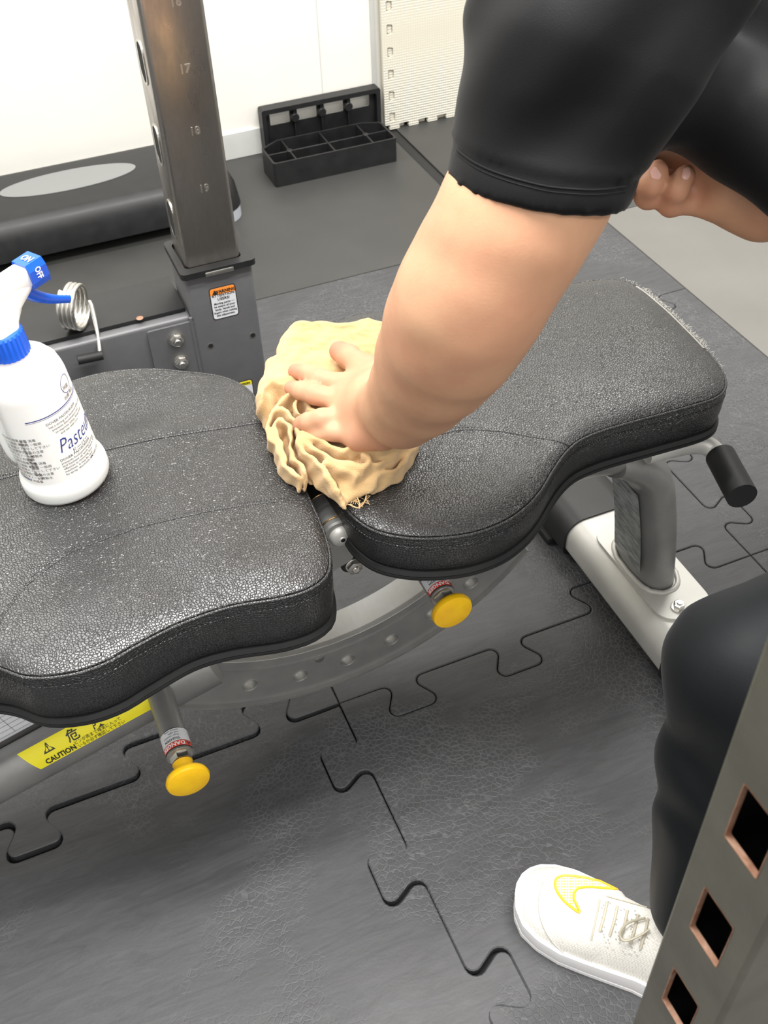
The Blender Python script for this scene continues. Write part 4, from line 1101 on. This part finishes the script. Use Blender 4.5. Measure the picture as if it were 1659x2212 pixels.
        for A, h, th in RBp:
            dm = np.full(len(p), .02)
            bb = (x > A[:, 0].min()-.02) & (x < A[:, 0].max()+.02) & (y > A[:, 1].min()-.02) & (y < A[:, 1].max()+.02)
            if not bb.any(): continue
            Pb = P2[bb]; zb = z[bb]; dmb = np.full(len(Pb), .02)
            for i in range(len(A)-1):
                a = A[i]; ab = A[i+1]-a; ab2 = ab[:2]; hh = np.clip(((Pb-a[:2])@ab2)/(ab2@ab2+1e-12), 0, 1)
                dx = np.linalg.norm(Pb-a[:2]-hh[:, None]*ab2, axis=1); zt = a[2]+hh*ab[2]
                dz = np.maximum(zb-zt, (zt-h)-zb); dmb = np.minimum(dmb, np.hypot(dx, np.maximum(dz, 0)))
            dm[bb] = dmb
            d = smin(d, dm-th, .0045)
        # hanging corner flap
        nrm = np.cross(FL[1]-FL[0], FL[4]-FL[0]); nrm = nrm/np.linalg.norm(nrm); nrm = nrm*np.sign(nrm[2])
        fd = poly_d(P2, FL[:, :2]); d = smin(d, smax(np.abs((p-FL[0])@nrm)-.0035, fd, .004), .004)
        d = d+w_
        return smax(d, .4565-z, .002)
    lo = L.min(0)-.02; hi = L.max(0)+.02
    V, Q = surf(sdf, (lo[0], min(lo[1], FL[:, 1].min()-.01), .450), (hi[0], hi[1], .520), .0016)
    link('cloth', np_mesh('cloth', V, Q), TOWEL, t, True)
    a = Acc()
    for k in range(26):
        p0 = Vector(at(random.uniform(738, 800), random.uniform(1070, 1090), .460)); a.tube([p0, p0+Vector((random.uniform(-.004, .004), random.uniform(-.005, .001), .001)), p0+Vector((random.uniform(-.006, .006), random.uniform(-.008, 0), -.001))], .00035, 5)
    a.tube(bent([at(755, 1090, .460), at(775, 1100, .459), at(790, 1082, .460), at(792, 1060, .464)], 6), .0008, 6)
    a.tube(bent([at(770, 1070, .463), at(778, 1090, .461), at(776, 1099, .460)], 5), .0007, 6)
    s = a.build('loose_threads', TOWEL, t); s['kind'] = 'stuff'
towel()

# ================================================================== PERSON
person = thing('person', 'person in black shirt and dark trousers leaning over to wipe the bench', 'person', (.25, -.45, 0))
wrist = at(848, 878, .572); elbow = dep(1018, 640, .835); shld = dep(1400, -90, .745)
def body_sdf(p):
    d = None
    def u(x, k=.02):
        nonlocal d
        d = x if d is None else smin(d, x, k)
    # ---- left arm
    C_ = [(1400, -90, .745, .060), (1165, 385, .79, .0525), (1106, 485, .80, .0525), (1046, 590, .825, .0515), (1010, 655, .845, .0525), (975, 725, .885, .0515), (940, 785, .935, .0475), (905, 838, .99, .0410), (872, 878, 1.04, .0355)]
    P_ = [dep(*c[:3]) for c in C_]
    for i in range(len(C_)-1): u(sdf_cone(p, P_[i], P_[i+1], C_[i][3], C_[i+1][3]), .03)
    wr0 = P_[-1]
    # ---- left hand
    hb = at(800, 872, .538)
    u(sdf_cone(p, wr0, hb, .0345, .026), .03)
    for (x, y), z, r in (((735, 832), .517, .0145), ((733, 868), .518, .0145), ((742, 905), .515, .014), ((762, 937), .509, .0135)):
        u(sdf_cone(p, at(805, 875, .533), at(x, y, z), .024, r), .016)
    u(sdf_cone(p, at(825, 930, .525), at(780, 945, .510), .022, .015), .016)
    u(sdf_cone(p, at(830, 845, .545), at(805, 802, .525), .024, .017), .02)
    F = [[(738, 832, .520), (692, 820, .521), (660, 806, .514), (637, 801, .506)],       # index
         [(735, 865, .521), (682, 851, .522), (650, 843, .513), (630, 838, .505)],       # middle
         [(742, 905, .517), (698, 905, .518), (668, 912, .510), (650, 915, .502)],       # ring
         [(762, 938, .510), (722, 935, .511), (695, 938, .503), (678, 940, .498)]]       # little
    for k, f in enumerate(F):
        P = [at(*q) for q in f]; r = [.0125, .0116, .0104, .0092] if k < 3 else [.0112, .0102, .0092, .0082]
        dd = None
        for i in range(3):
            x = sdf_cone(p, P[i], P[i+1], r[i], r[i+1]); dd = x if dd is None else smin(dd, x, .004)
        d = smin(d, dd, .0025)
    P = [at(808, 815, .532), at(778, 790, .525), at(754, 770, .519), at(734, 758, .513)]; r = [.0170, .0145, .0140, .0125]
    dd = None
    for i in range(3):
        x = sdf_cone(p, P[i], P[i+1], r[i], r[i+1]); dd = x if dd is None else smin(dd, x, .006)
    d = smin(d, dd, .010)
    # tendons on the back of the hand
    # ---- right arm and hand
    RD = .93
    wr = dep(1650, 440, RD+.01)
    e2 = (.62, .02, .80); s2 = (.40, .16, .98)
    u(sdf_cone(p, s2, e2, .055, .045), .03); u(sdf_cone(p, e2, wr, .045, .030), .03)
    pal = dep(1545, 395, RD)
    u(sdf_cone(p, wr, dep(1575, 405, RD), .028, .028), .02)
    u(sdf_cone(p, dep(1575, 405, RD+.004), dep(1490, 370, RD+.028), .028, .022), .02)
    u(sdf_cone(p, dep(1530, 440, RD+.004), dep(1470, 440, RD+.006), .012, .010), .010)
    u(sdf_cone(p, dep(1530, 345, RD-.003), dep(1440, 325, RD), .017, .012), .014)
    u(sdf_cone(p, dep(1440, 325, RD), dep(1395, 322, RD+.002), .012, .010), .006)
    G2 = [[(1515, 432, RD+.010), (1448, 440, RD-.002), (1462, 408, RD-.022), (1481, 378, RD-.026)],
          [(1490, 412, RD+.016), (1400, 424, RD-.004), (1405, 395, RD-.024), (1421, 368, RD-.026)],
          [(1450, 385, RD+.016), (1366, 400, RD+.008), (1362, 372, RD-.004), (1375, 350, RD-.004)]]
    for g_ in G2:
        P = [dep(*q) for q in g_]; dd = None
        for i, rr in enumerate(((.0110, .0114), (.0114, .0108), (.0108, .0096))):
            x = sdf_cone(p, P[i], P[i+1], *rr); dd = x if dd is None else smin(dd, x, .004)
        d = smin(d, dd, .0015)
    d = d-.0007*np.sin(p[:, 0]*70+2*np.sin(p[:, 2]*38))*np.sin(p[:, 2]*62+p[:, 1]*40)-.0030*np.exp(-(np.linalg.norm(p-dep(1072, 700, .845), axis=1)/.018)**2)
    # ---- trunk, neck, head, legs (inside the clothes)
    ch = (.42, -.02, .97); pe = (.68, -.16, .80)
    u(sdf_cone(p, ch, pe, .11, .12), .05); u(sdf_cone(p, shld, s2, .05, .05), .05)
    u(sdf_cone(p, (.33, .0, 1.03), (.22, .03, 1.12), .055, .05), .03)
    u(sdf_ell(p, (.15, .04, 1.20), (.088, .078, .112)), .02)
    u(sdf_ell(p, (.095, .04, 1.145), (.045, .045, .05)), .03)           # jaw
    u(sdf_cone(p, (.066, .04, 1.20), (.055, .04, 1.175), .008, .013), .01)   # nose
    for s_ in (-1, 1):
        u(sdf_ell(p, (.165, .04+s_*.078, 1.19), (.020, .009, .030)), .006)   # ears
    return d
V, Q = surf(body_sdf, (-.10, -.42, .47), (.86, .32, 1.34), .0032)
me = np_mesh('body', V, Q)
ca = me.color_attributes.new('pink', 'FLOAT_COLOR', 'POINT')
tips = [(at(637, 801, .506), .022, .75), (at(630, 838, .505), .020, .75), (at(650, 915, .502), .018, .45), (at(735, 760, .512), .024, .8), (at(695, 822, .522), .012, .45), (at(685, 852, .522), .012, .4), (at(700, 905, .52), .012, .3),
        (at(740, 850, .52), .03, .15), (dep(1440, 440, .92), .03, .25), (dep(1479, 376, .91), .014, .8), (dep(1420, 366, .91), .014, .8), (dep(1510, 330, .93), .03, .45), (dep(1500, 400, .94), .04, .4), (dep(1085, 690, .80), .05, .12), (at(800, 955, .51), .04, .3), (dep(930, 560, .82), .05, .1)]
pk = np.zeros(len(me.vertices)); co = np.zeros(len(me.vertices)*3); me.vertices.foreach_get('co', co); co = co.reshape(-1, 3)
for c, r_, a_ in tips: pk = np.maximum(pk, a_*np.exp(-(np.linalg.norm(co-c, axis=1)/r_)**2))
arr = np.ones((len(pk), 4), np.float32); arr[:, 0] = arr[:, 1] = arr[:, 2] = pk; ca.data.foreach_set('color', arr.ravel())
body = link('body', me, SKIN, person, True)
# finger nails on the near side of the right fist
bvb = bvh_of(body)
def nail(pts):
    P = [hit(bvb, x, y, .0006) for x, y in pts]
    if any(q is None for q in P): return
    c = sum(P, Vector())/len(P); cc = c+(Vector(CP)-c).normalized()*.0012
    n = len(P); return link('fingernail', mesh('n', P+[cc], [(i, (i+1) % n, n) for i in range(n)]), NAIL, body, True)
nail(fillet([(1404, 372), (1414, 356), (1428, 378), (1424, 388), (1408, 386)], 5, 3)); nail(fillet([(1472, 384), (1476, 366), (1490, 360), (1491, 378), (1484, 390)], 5, 3))
# face: eyes, mouth, hair (above the frame)
for s_ in (-1, 1):
    lathe('eye', [(.0005, -.008), (.006, -.006), (.008, 0), (.006, .006), (.0005, .008)], (.073, .04+s_*.030, 1.205), mat('eye_white', (.8, .8, .8), .2), body, (1, 0, 0), 16)
tube('mouth', [(.060, .022, 1.140), (.053, .04, 1.139), (.060, .058, 1.140)], .004, mat('lips', (.5, .2, .17), .5), body, 8)
def hair_sdf(p): return smax(sdf_ell(p, (.158, .04, 1.212), (.094, .085, .112)), -sdf_ell(p, (.06, .04, 1.16), (.06, .07, .09)), .01)
V, Q = surf(hair_sdf, (.0, -.08, 1.06), (.30, .16, 1.36), .006); link('hair', np_mesh('hair', V, Q), HAIR, body, True)

# ---- shirt
def shirt_sdf(p):
    # sleeve
    a = dep(1400, -120, .75); b = dep(1248, 120, .765); hem = dep(1168, 412, .790)
    hx = (dep(1358, 432, .785)-dep(975, 392, .800)); hx = hx/np.linalg.norm(hx)
    ax = hem-b; ax = ax-hx*(ax@hx)*.6; ax /= np.linalg.norm(ax)
    d1 = sdf_cone(p, a, b, .090, .083)
    axn = ax+CF*.34; axn = axn/np.linalg.norm(axn)
    mid = dep(1183, 310, .787)
    h2 = dep(1168, 400, .789)
    d2 = smin(smin(sdf_cone(p, h2, dep(1112, 500, .80), .0655, .0655), sdf_cone(p, mid, h2, .0662, .0655), .01), sdf_cone(p, b, mid, .080, .0655), .02)
    d = smin(d1, d2, .03)
    cut = (p-hem)@axn
    q = cut+.0225; d = d+.0022*np.exp(-(q/.0030)**2)-.0012*np.exp(-((q+.006)/.004)**2)
    d = smax(d, cut, .004)
    # trunk
    ch = dep(1600, 20, .93); pe = dep(2050, 190, 1.03)
    tr = sdf_cone(p, ch, pe, .125, .145)
    sh2 = sdf_cone(p, (.33, -.02, 1.0), (.42, .15, .98), .09, .085)
    tr = smin(tr, sh2, .06)
    s3 = sdf_cone(p, (.42, .15, .98), (.54, .08, .88), .08, .07); tr = smin(tr, s3, .03)
    fl_ = sdf_cone(p, dep(1635, 285, .86), dep(1760, 385, .86), .042, .045); tr = smin(tr, fl_, .03)
    fl2 = sdf_cone(p, dep(1450, 180, .86), dep(1600, 250, .87), .045, .045); tr = smin(tr, fl2, .03)
    tr = smin(tr, sdf_cone(p, dep(1400, 275, .84), dep(1480, 200, .85), .022, .04), .02)
    tr = smin(tr, sdf_cone(p, (.42, -.02, .975), (.68, -.16, .805), .124, .134), .03)
    d = smin(d, tr, .03)
    # drapery
    w1 = p@np.array([.62, .35, .70]); w2 = p@CU; w3 = p@CR
    s_ = w3*.72-w2*.62     # across the diagonal streaks
    env = np.exp(-((w3-(hem@CR)+.00)/.12)**2)
    env = env*np.clip(-(cut+.022)/.05, 0, 1)
    d = d+.0058*np.sin(s_*62+.5*np.sin(w2*14))*env+.0012*np.sin(s_*150+1.2*np.sin(w3*20))*env
    return d
V, Q = surf(shirt_sdf, (-.02, -.45, .68), (.95, .34, 1.16), .0040)
shirt = link('shirt', np_mesh('shirt', V, Q), SHIRT, person, True)

_bs = bvh_of(shirt)
def shirt_line(pts, nm, r_, lift=.0003):
    L_ = []
    P_ = np.array(pts, float); d_ = np.r_[0, np.cumsum(np.linalg.norm(np.diff(P_, axis=0), axis=1))]; q_ = np.linspace(0, d_[-1], 60)
    X_ = np.stack([np.interp(q_, d_, P_[:, 0]), np.interp(q_, d_, P_[:, 1])], 1)
    for _ in range(40): X_[1:-1] = (X_[:-2]+2*X_[1:-1]+X_[2:])/4
    L_ = [h for h in (hit(_bs, x, y, lift) for x, y in X_) if h is not None]
    if len(L_) > 4: tube(nm, L_, r_, SHIRT, shirt, 8)
for dy_, rr_ in ((0, .0009), (10, .0005)):
    shirt_line([(988, 322+dy_), (1000, 338+dy_), (1030, 357+dy_), (1079, 377+dy_), (1179, 405+dy_), (1298, 413+dy_), (1352, 402+dy_)], 'hem_seam', rr_)
# ---- trousers
kn = dep(1612, 1445, .895); an = dep(1497, 1960, 1.09); hipj = dep(2250, 1230, .93)
def trouser_sdf(p):
    d = sdf_cone(p, hipj, kn, .100, .064)
    k2 = dep(1558, 1640, .965); d = smin(d, sdf_cone(p, kn, k2, .060, .055), .035)
    d = smin(d, sdf_cone(p, k2, an, .055, .044), .02)
    h2 = np.array([.86, -.05, .76]); k3 = np.array([1.0, -.28, .44]); a3 = np.array([1.05, -.22, .10])
    d = smin(d, sdf_cone(p, hipj, h2, .11, .11), .05)
    d = smin(d, sdf_cone(p, h2, k3, .095, .065), .04); d = smin(d, sdf_cone(p, k3, a3, .062, .05), .03)
    w2 = p@CU; w3 = p@CR
    s_ = w3*.85+w2*.30
    zz = p[:, 2]
    f = np.clip((kn[2]-zz+.05)/.1, 0, 1)
    s2 = w3*.55+w2*.8
    d = d+f*(.0024*np.sin(s_*88+.7*np.sin(w2*15)+.25*np.sin(w2*37))+.0018*np.sin(s_*185+2*np.sin(w2*31)))+(1-f)*.0018*np.sin(s2*60+np.sin(w3*30))
    d = smax(d, (.055-p[:, 2]), .006)
    return d
V, Q = surf(trouser_sdf, (.05, -.66, .03), (1.2, .15, .92), .0046)
tro = link('trousers', np_mesh('trousers', V, Q), TROUSER, person, True)

# ---- shoe
def shoe(toe, heel, parent, detail=True, name='sneaker'):
    toe = Vector(toe); heel = Vector(heel); ax = (toe-heel); Ls = ax.length; ax.normalize(); sd = Vector((-ax.y, ax.x, 0)); up = Vector((0, 0, 1))
    # stations along the length, s=0 heel .. 1 toe : (s, halfwidth left, halfwidth right, top height, sole height)
    st = [(.0, .018, .018, .060, .030), (.02, .028, .028, .080, .032), (.08, .034, .033, .088, .034), (.20, .037, .036, .090, .034), (.32, .037, .036, .092, .033), (.42, .038, .038, .090, .031), (.52, .043, .041, .083, .029), (.62, .048, .045, .073, .028), (.72, .052, .047, .063, .027), (.82, .051, .045, .054, .027), (.90, .045, .038, .047, .028), (.955, .033, .028, .040, .029), (.985, .019, .017, .034, .030), (1.0, .006, .006, .031, .030)]
    S = np.array(st); q = np.concatenate([np.linspace(0, .1, 8, endpoint=False), np.linspace(.1, .88, 34, endpoint=False), np.linspace(.88, 1, 16)])
    I = [np.interp(q, S[:, 0], S[:, i]) for i in range(1, 5)]
    def P(s, y, z): return heel+ax*(s*Ls)+sd*y+up*z
    # sole
    V = []; K = 36; n = len(q)
    prof = [(-1.02, .012, 0), (-1.10, .5, 0), (-1.06, 1, 0), (1.06, 1, 0), (1.10, .5, 0), (1.02, .012, 0)]
    for i, s in enumerate(q):
        wl, wr_, ht, hs = I[0][i], I[1][i], I[2][i], I[3][i]; rise = .010*max(0, (s-.82)/.18)**2; 
        for f, g_, _ in prof: V.append(P(s, f*(wl if f > 0 else wr_)+(0), max(.0005, g_*hs if g_ > .1 else 0)+rise*(1 if g_ < .9 else .4)))
    m = len(prof); F = [(i*m+k, i*m+(k+1) % m, (i+1)*m+(k+1) % m, (i+1)*m+k) for i in range(n-1) for k in range(m)]+[tuple(range(m)), tuple((n-1)*m+k for k in range(m))]
    ps = Acc().add(V, F).build(name, SOLE if detail else SOLE, parent, True, 60)
    ps.data.materials.clear(); ps.data.materials.append(SOLE)
    # upper
    V = []
    for i, s in enumerate(q):
        wl, wr_, ht, hs = I[0][i], I[1][i], I[2][i], I[3][i]
        for k in range(K+1):
            a = PI*k/K; c, s_ = math.cos(a), math.sin(a); c = math.copysign(abs(c)**.8, c)
            tp = (abs(s_)**.75); lean = 1-.25*max(0, tp)*(1 if s < .6 else .4)
            V.append(P(s, c*(wl if c > 0 else wr_)*lean, hs*.75+(ht-hs*.75)*tp))
    m = K+1; F = [(i*m+k, i*m+k+1, (i+1)*m+k+1, (i+1)*m+k) for i in range(n-1) for k in range(K)]
    up_ = Acc().add(V, F).build('upper', KNIT, ps, True, 80)
    # outsole
    V = []
    for i, s in enumerate(q):
        wl, wr_ = I[0][i], I[1][i]; rise = .010*max(0, (s-.82)/.18)**2
        for f, z in ((-1.07, 0), (-1.07, .006), (1.07, .006), (1.07, 0)): V.append(P(s-.006*0, f*(wl if f > 0 else wr_), z+rise-.0005 if z else rise*0+.0002))
    F = [(i*4+k, i*4+(k+1) % 4, (i+1)*4+(k+1) % 4, (i+1)*4+k) for i in range(n-1) for k in range(4)]
    Acc().add(V, F).build('outsole', SOLE, ps, False)
    # rand line
    tube('toe_seam', [P(s, I[0][i]*.99, I[3][i]*.98+.0005) for i, s in enumerate(q)]+[P(s, -I[1][len(q)-1-i]*.99, I[3][len(q)-1-i]*.98+.0005) for i, s in enumerate(q[::-1])], .0009, SOLE, ps, 6)
    return ps, up_, P
t0 = Vector((.122, -.372, 0)); h0 = Vector((.262, -.612, 0))
sn, upper, SP = shoe((.100, -.348, 0), (.262, -.580, 0), person)
bvu = bvh_of(upper)
def curve_on(bv, pts, n, lift=.0006, closed=False):
    P = np.array(pts, float)
    if closed: L = smooth_loop(P, n); 
    else:
        d = np.r_[0, np.cumsum(np.linalg.norm(np.diff(P, axis=0), axis=1))]; qq = np.linspace(0, d[-1], n)
        L = np.stack([np.interp(qq, d, P[:, 0]), np.interp(qq, d, P[:, 1])], 1)
        for _ in range(6): L[1:-1] = (L[:-2]+2*L[1:-1]+L[2:])/4
    return [h for h in (hit(bv, x, y, lift) for x, y in L) if h is not None]
ORANGE = mat('orange_outline', (.95, .50, .03), .5)
sw = [(1252, 1972), (1222, 1950), (1203, 1925), (1200, 1903), (1215, 1893), (1250, 1895), (1290, 1903), (1330, 1912), (1360, 1925), (1310, 1920), (1270, 1917), (1246, 1922), (1240, 1940), (1247, 1957)]
c_ = curve_on(bvu, sw, 90, .0007, True)
if len(c_) > 10: tube('side_emblem', c_, .0015, ORANGE, sn, 6, closed=True)
c2 = [hit(bvu, x, y, .0004) for x, y in smooth_loop(sw, 60)]
# dotted fill of the emblem
a = Acc()
def inside(x, y, P):
    r_ = False; j = len(P)-1
    for i in range(len(P)):
        if (P[i][1] > y) != (P[j][1] > y) and x < (P[j][0]-P[i][0])*(y-P[i][1])/(P[j][1]-P[i][1])+P[i][0]: r_ = not r_
        j = i
    return r_
for gx in range(1196, 1366, 6):
    for gy in range(1886, 1978, 6):
        if inside(gx, gy, sw):
            h_ = hit(bvu, gx, gy, .0002)
            if h_ is not None: a.add(*lathe_vf([(.0012, 0), (.0008, .0004)], h_, (0, 0, 1), 6, True))
if a.V: s = a.build('emblem_dots', mat('pale_orange', (.90, .50, .10), .6), sn); s['kind'] = 'stuff'
LACE = mat('cream_lace', (.50, .46, .36), .8)
SEAMG = mat('pale_grey_seam', (.50, .48, .45), .8)
def on_up(pts, nm, r_, m, n=24, lift=.001):
    c = curve_on(bvu, pts, n, lift)
    if len(c) > 3: tube(nm, c, r_, m, sn, 8, up=(0, 0, 1))
on_up([(1296, 1945), (1288, 1985), (1278, 2030)], 'overlay_seam', .0010, LACE)
on_up([(1175, 1905), (1160, 1945), (1170, 2000), (1205, 2050), (1260, 2085), (1330, 2120)], 'toe_overlay_seam', .0008, SEAMG)
on_up([(1310, 1937), (1420, 1968)], 'overlay_seam', .0006, LACE)
DG = mat('dark_mesh_eyelet', (.35, .35, .33), .8)
for k in range(5):
    x0 = 1312+k*22; y0 = 1950+k*9
    on_up([(x0, y0), (x0-6, y0+30), (x0-16, y0+62)], 'lace', .0016, LACE, 18, .0012)
a = Acc()
for k in range(60):
    x = random.uniform(1300, 1400); y = 1950+(x-1300)*.35+random.uniform(-8, 95)
    h_ = hit(bvu, x, y, .0003)
    if h_ is not None: a.add(*lathe_vf([(.0011, 0), (.0008, .0002)], h_, (0, 0, 1), 6, True))
if a.V: s = a.build('eyelet_mesh', DG, sn); s['kind'] = 'stuff'
def lace_loop(pts, r_=.0022):
    P = [hit(bvu, x, y, .006+z) for x, y, z in pts]
    if all(q is not None for q in P): tube('shoelace', bent(P, 6), (r_, r_*.6), LACE, sn, 8)
lace_loop([(1395, 1990, 0), (1360, 1998, .004), (1343, 2015, .006), (1352, 2030, .004), (1385, 2022, .002), (1405, 2012, 0)])
lace_loop([(1408, 2045, 0), (1370, 2075, .002), (1330, 2110, .0), (1298, 2132, -.004)], .0026)
lace_loop([(1408, 2065, 0), (1375, 2092, .001), (1340, 2118, -.002)], .0022)
# ankle sock, part of the figure's clothing
tube('sock', [SP(.22, 0, .06), SP(.20, 0, .15)], .036, mat('white_sock', (.7, .7, .7), .9), person, 20)
# second shoe, out of frame to the right
shoe((.96, -.27, 0), (1.12, -.16, 0), person, False)

# ---- black object in the right hand
gr = thing('hand_grip', 'small black handle held in the far hand', 'handle', tuple(dep(1390, 350, .92)))
lathe('grip_barrel', [(.003, 0), (.0125, .0), (.0130, .002), (.0130, .060), (.0115, .063)], dep(1412, 345, .918), BLACKP, gr, tuple(dep(1350, 395, .925)-dep(1412, 345, .918)), 28)
_ax = Vector(dep(1350, 395, .925)-dep(1412, 345, .918)).normalized()
lathe('grip_band', [(.0132, .022), (.0136, .0225), (.0136, .0255), (.0132, .026)], dep(1412, 345, .918), STEEL, gr, tuple(_ax), 28, False)

# ================================================================== RACK UPRIGHT (near right)
def rack():
    X0, X1, Y0, Y1, ZT = .0, .060, -.708, -.650, 1.95
    t = thing('rack_upright', 'grey-green steel rack upright with punched holes in the right foreground', 'rack post', (.03, -.68, 0))
    zs = [.552-.1023*2, .552-.1023, .552, .655-.0008, .757, .859, .961, 1.063, 1.165, 1.267, 1.369, 1.471, 1.573, 1.675, 1.777]
    zs = [.2457, .348, .4503, .5525, .655, .757, .859, .961, 1.063, 1.165, 1.267, 1.369, 1.471, 1.573, 1.675, 1.777]
    hole = lambda c, y: rrect(.026, .0495, .0015, y, c, 2)
    holes = [hole(z+.0005*k, -.6795) for k, z in enumerate(zs)]
    th = .003
    plate('side_face', [(Y0+.003, 0), (Y1-.003, 0), (Y1-.003, ZT), (Y0+.003, ZT)], [h[::-1] for h in holes], lambda u, v: (X0, u, v), (th, 0, 0), POST, t)
    for h in holes[:8]:
        V = [(X0-.0002, u, v) for u, v in h]+[(X0+th+.0005, u, v) for u, v in h]; n = len(h)
        cu, cv = sum(u for u, v in h)/n, sum(v for u, v in h)/n
        V += [(X0-.0002, cu+(u-cu)*.955, cv+(v-cv)*.975) for u, v in h]+[(X0+th+.0005, cu+(u-cu)*.955, cv+(v-cv)*.975) for u, v in h]
        F = []
        for k in range(n):
            j = (k+1) % n; F += [(k, j, 2*n+j, 2*n+k), (2*n+k, 2*n+j, 3*n+j, 3*n+k)]
        link('rusty_hole_edge', mesh('e', V, F), RUST, t)
    # remaining three walls with rounded corners
    bm = bmesh.new(); r_ = .004
    prof = fillet([(X0+r_, Y0), (X1, Y0), (X1, Y1), (X0+r_, Y1)], .004, 4, False)
    prof = [(X0, Y0+.003), (X0+.0012, Y0+.0010), (X0+.003, Y0)]+fillet([(X0+.003, Y0), (X1, Y0), (X1, Y1), (X0+.003, Y1)], [0, r_, r_, 0], 4, False)+[(X0+.0012, Y1-.0010), (X0, Y1-.003)]
    inn = [(X0+th, Y0+.003), (X0+th, Y0+th), (X1-th, Y0+th), (X1-th, Y1-th), (X0+th, Y1-th), (X0+th, Y1-.003)]
    V = [(x, y, 0) for x, y in prof]+[(x, y, ZT) for x, y in prof]; n = len(prof)
    F = [(k, k+1, n+k+1, n+k) for k in range(n-1)]
    Acc().add(V, F).build('channel', POST, t, True, 50)
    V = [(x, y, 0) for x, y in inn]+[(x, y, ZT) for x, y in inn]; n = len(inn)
    Acc().add(V, [(k, k+1, n+k+1, n+k) for k in range(n-1)]).build('channel_inner_shade', DARKHOLE, t, False)  # inner faces coloured near-black for the shade inside the hollow tube
    box('top_cap', (X0, Y0, ZT), (X1, Y1, ZT+.004), POST, t, .001)
    box('base_plate', (X0-.03, Y0-.03, 0), (X1+.03, Y1+.03, .006), POST, t, .002)
rack()
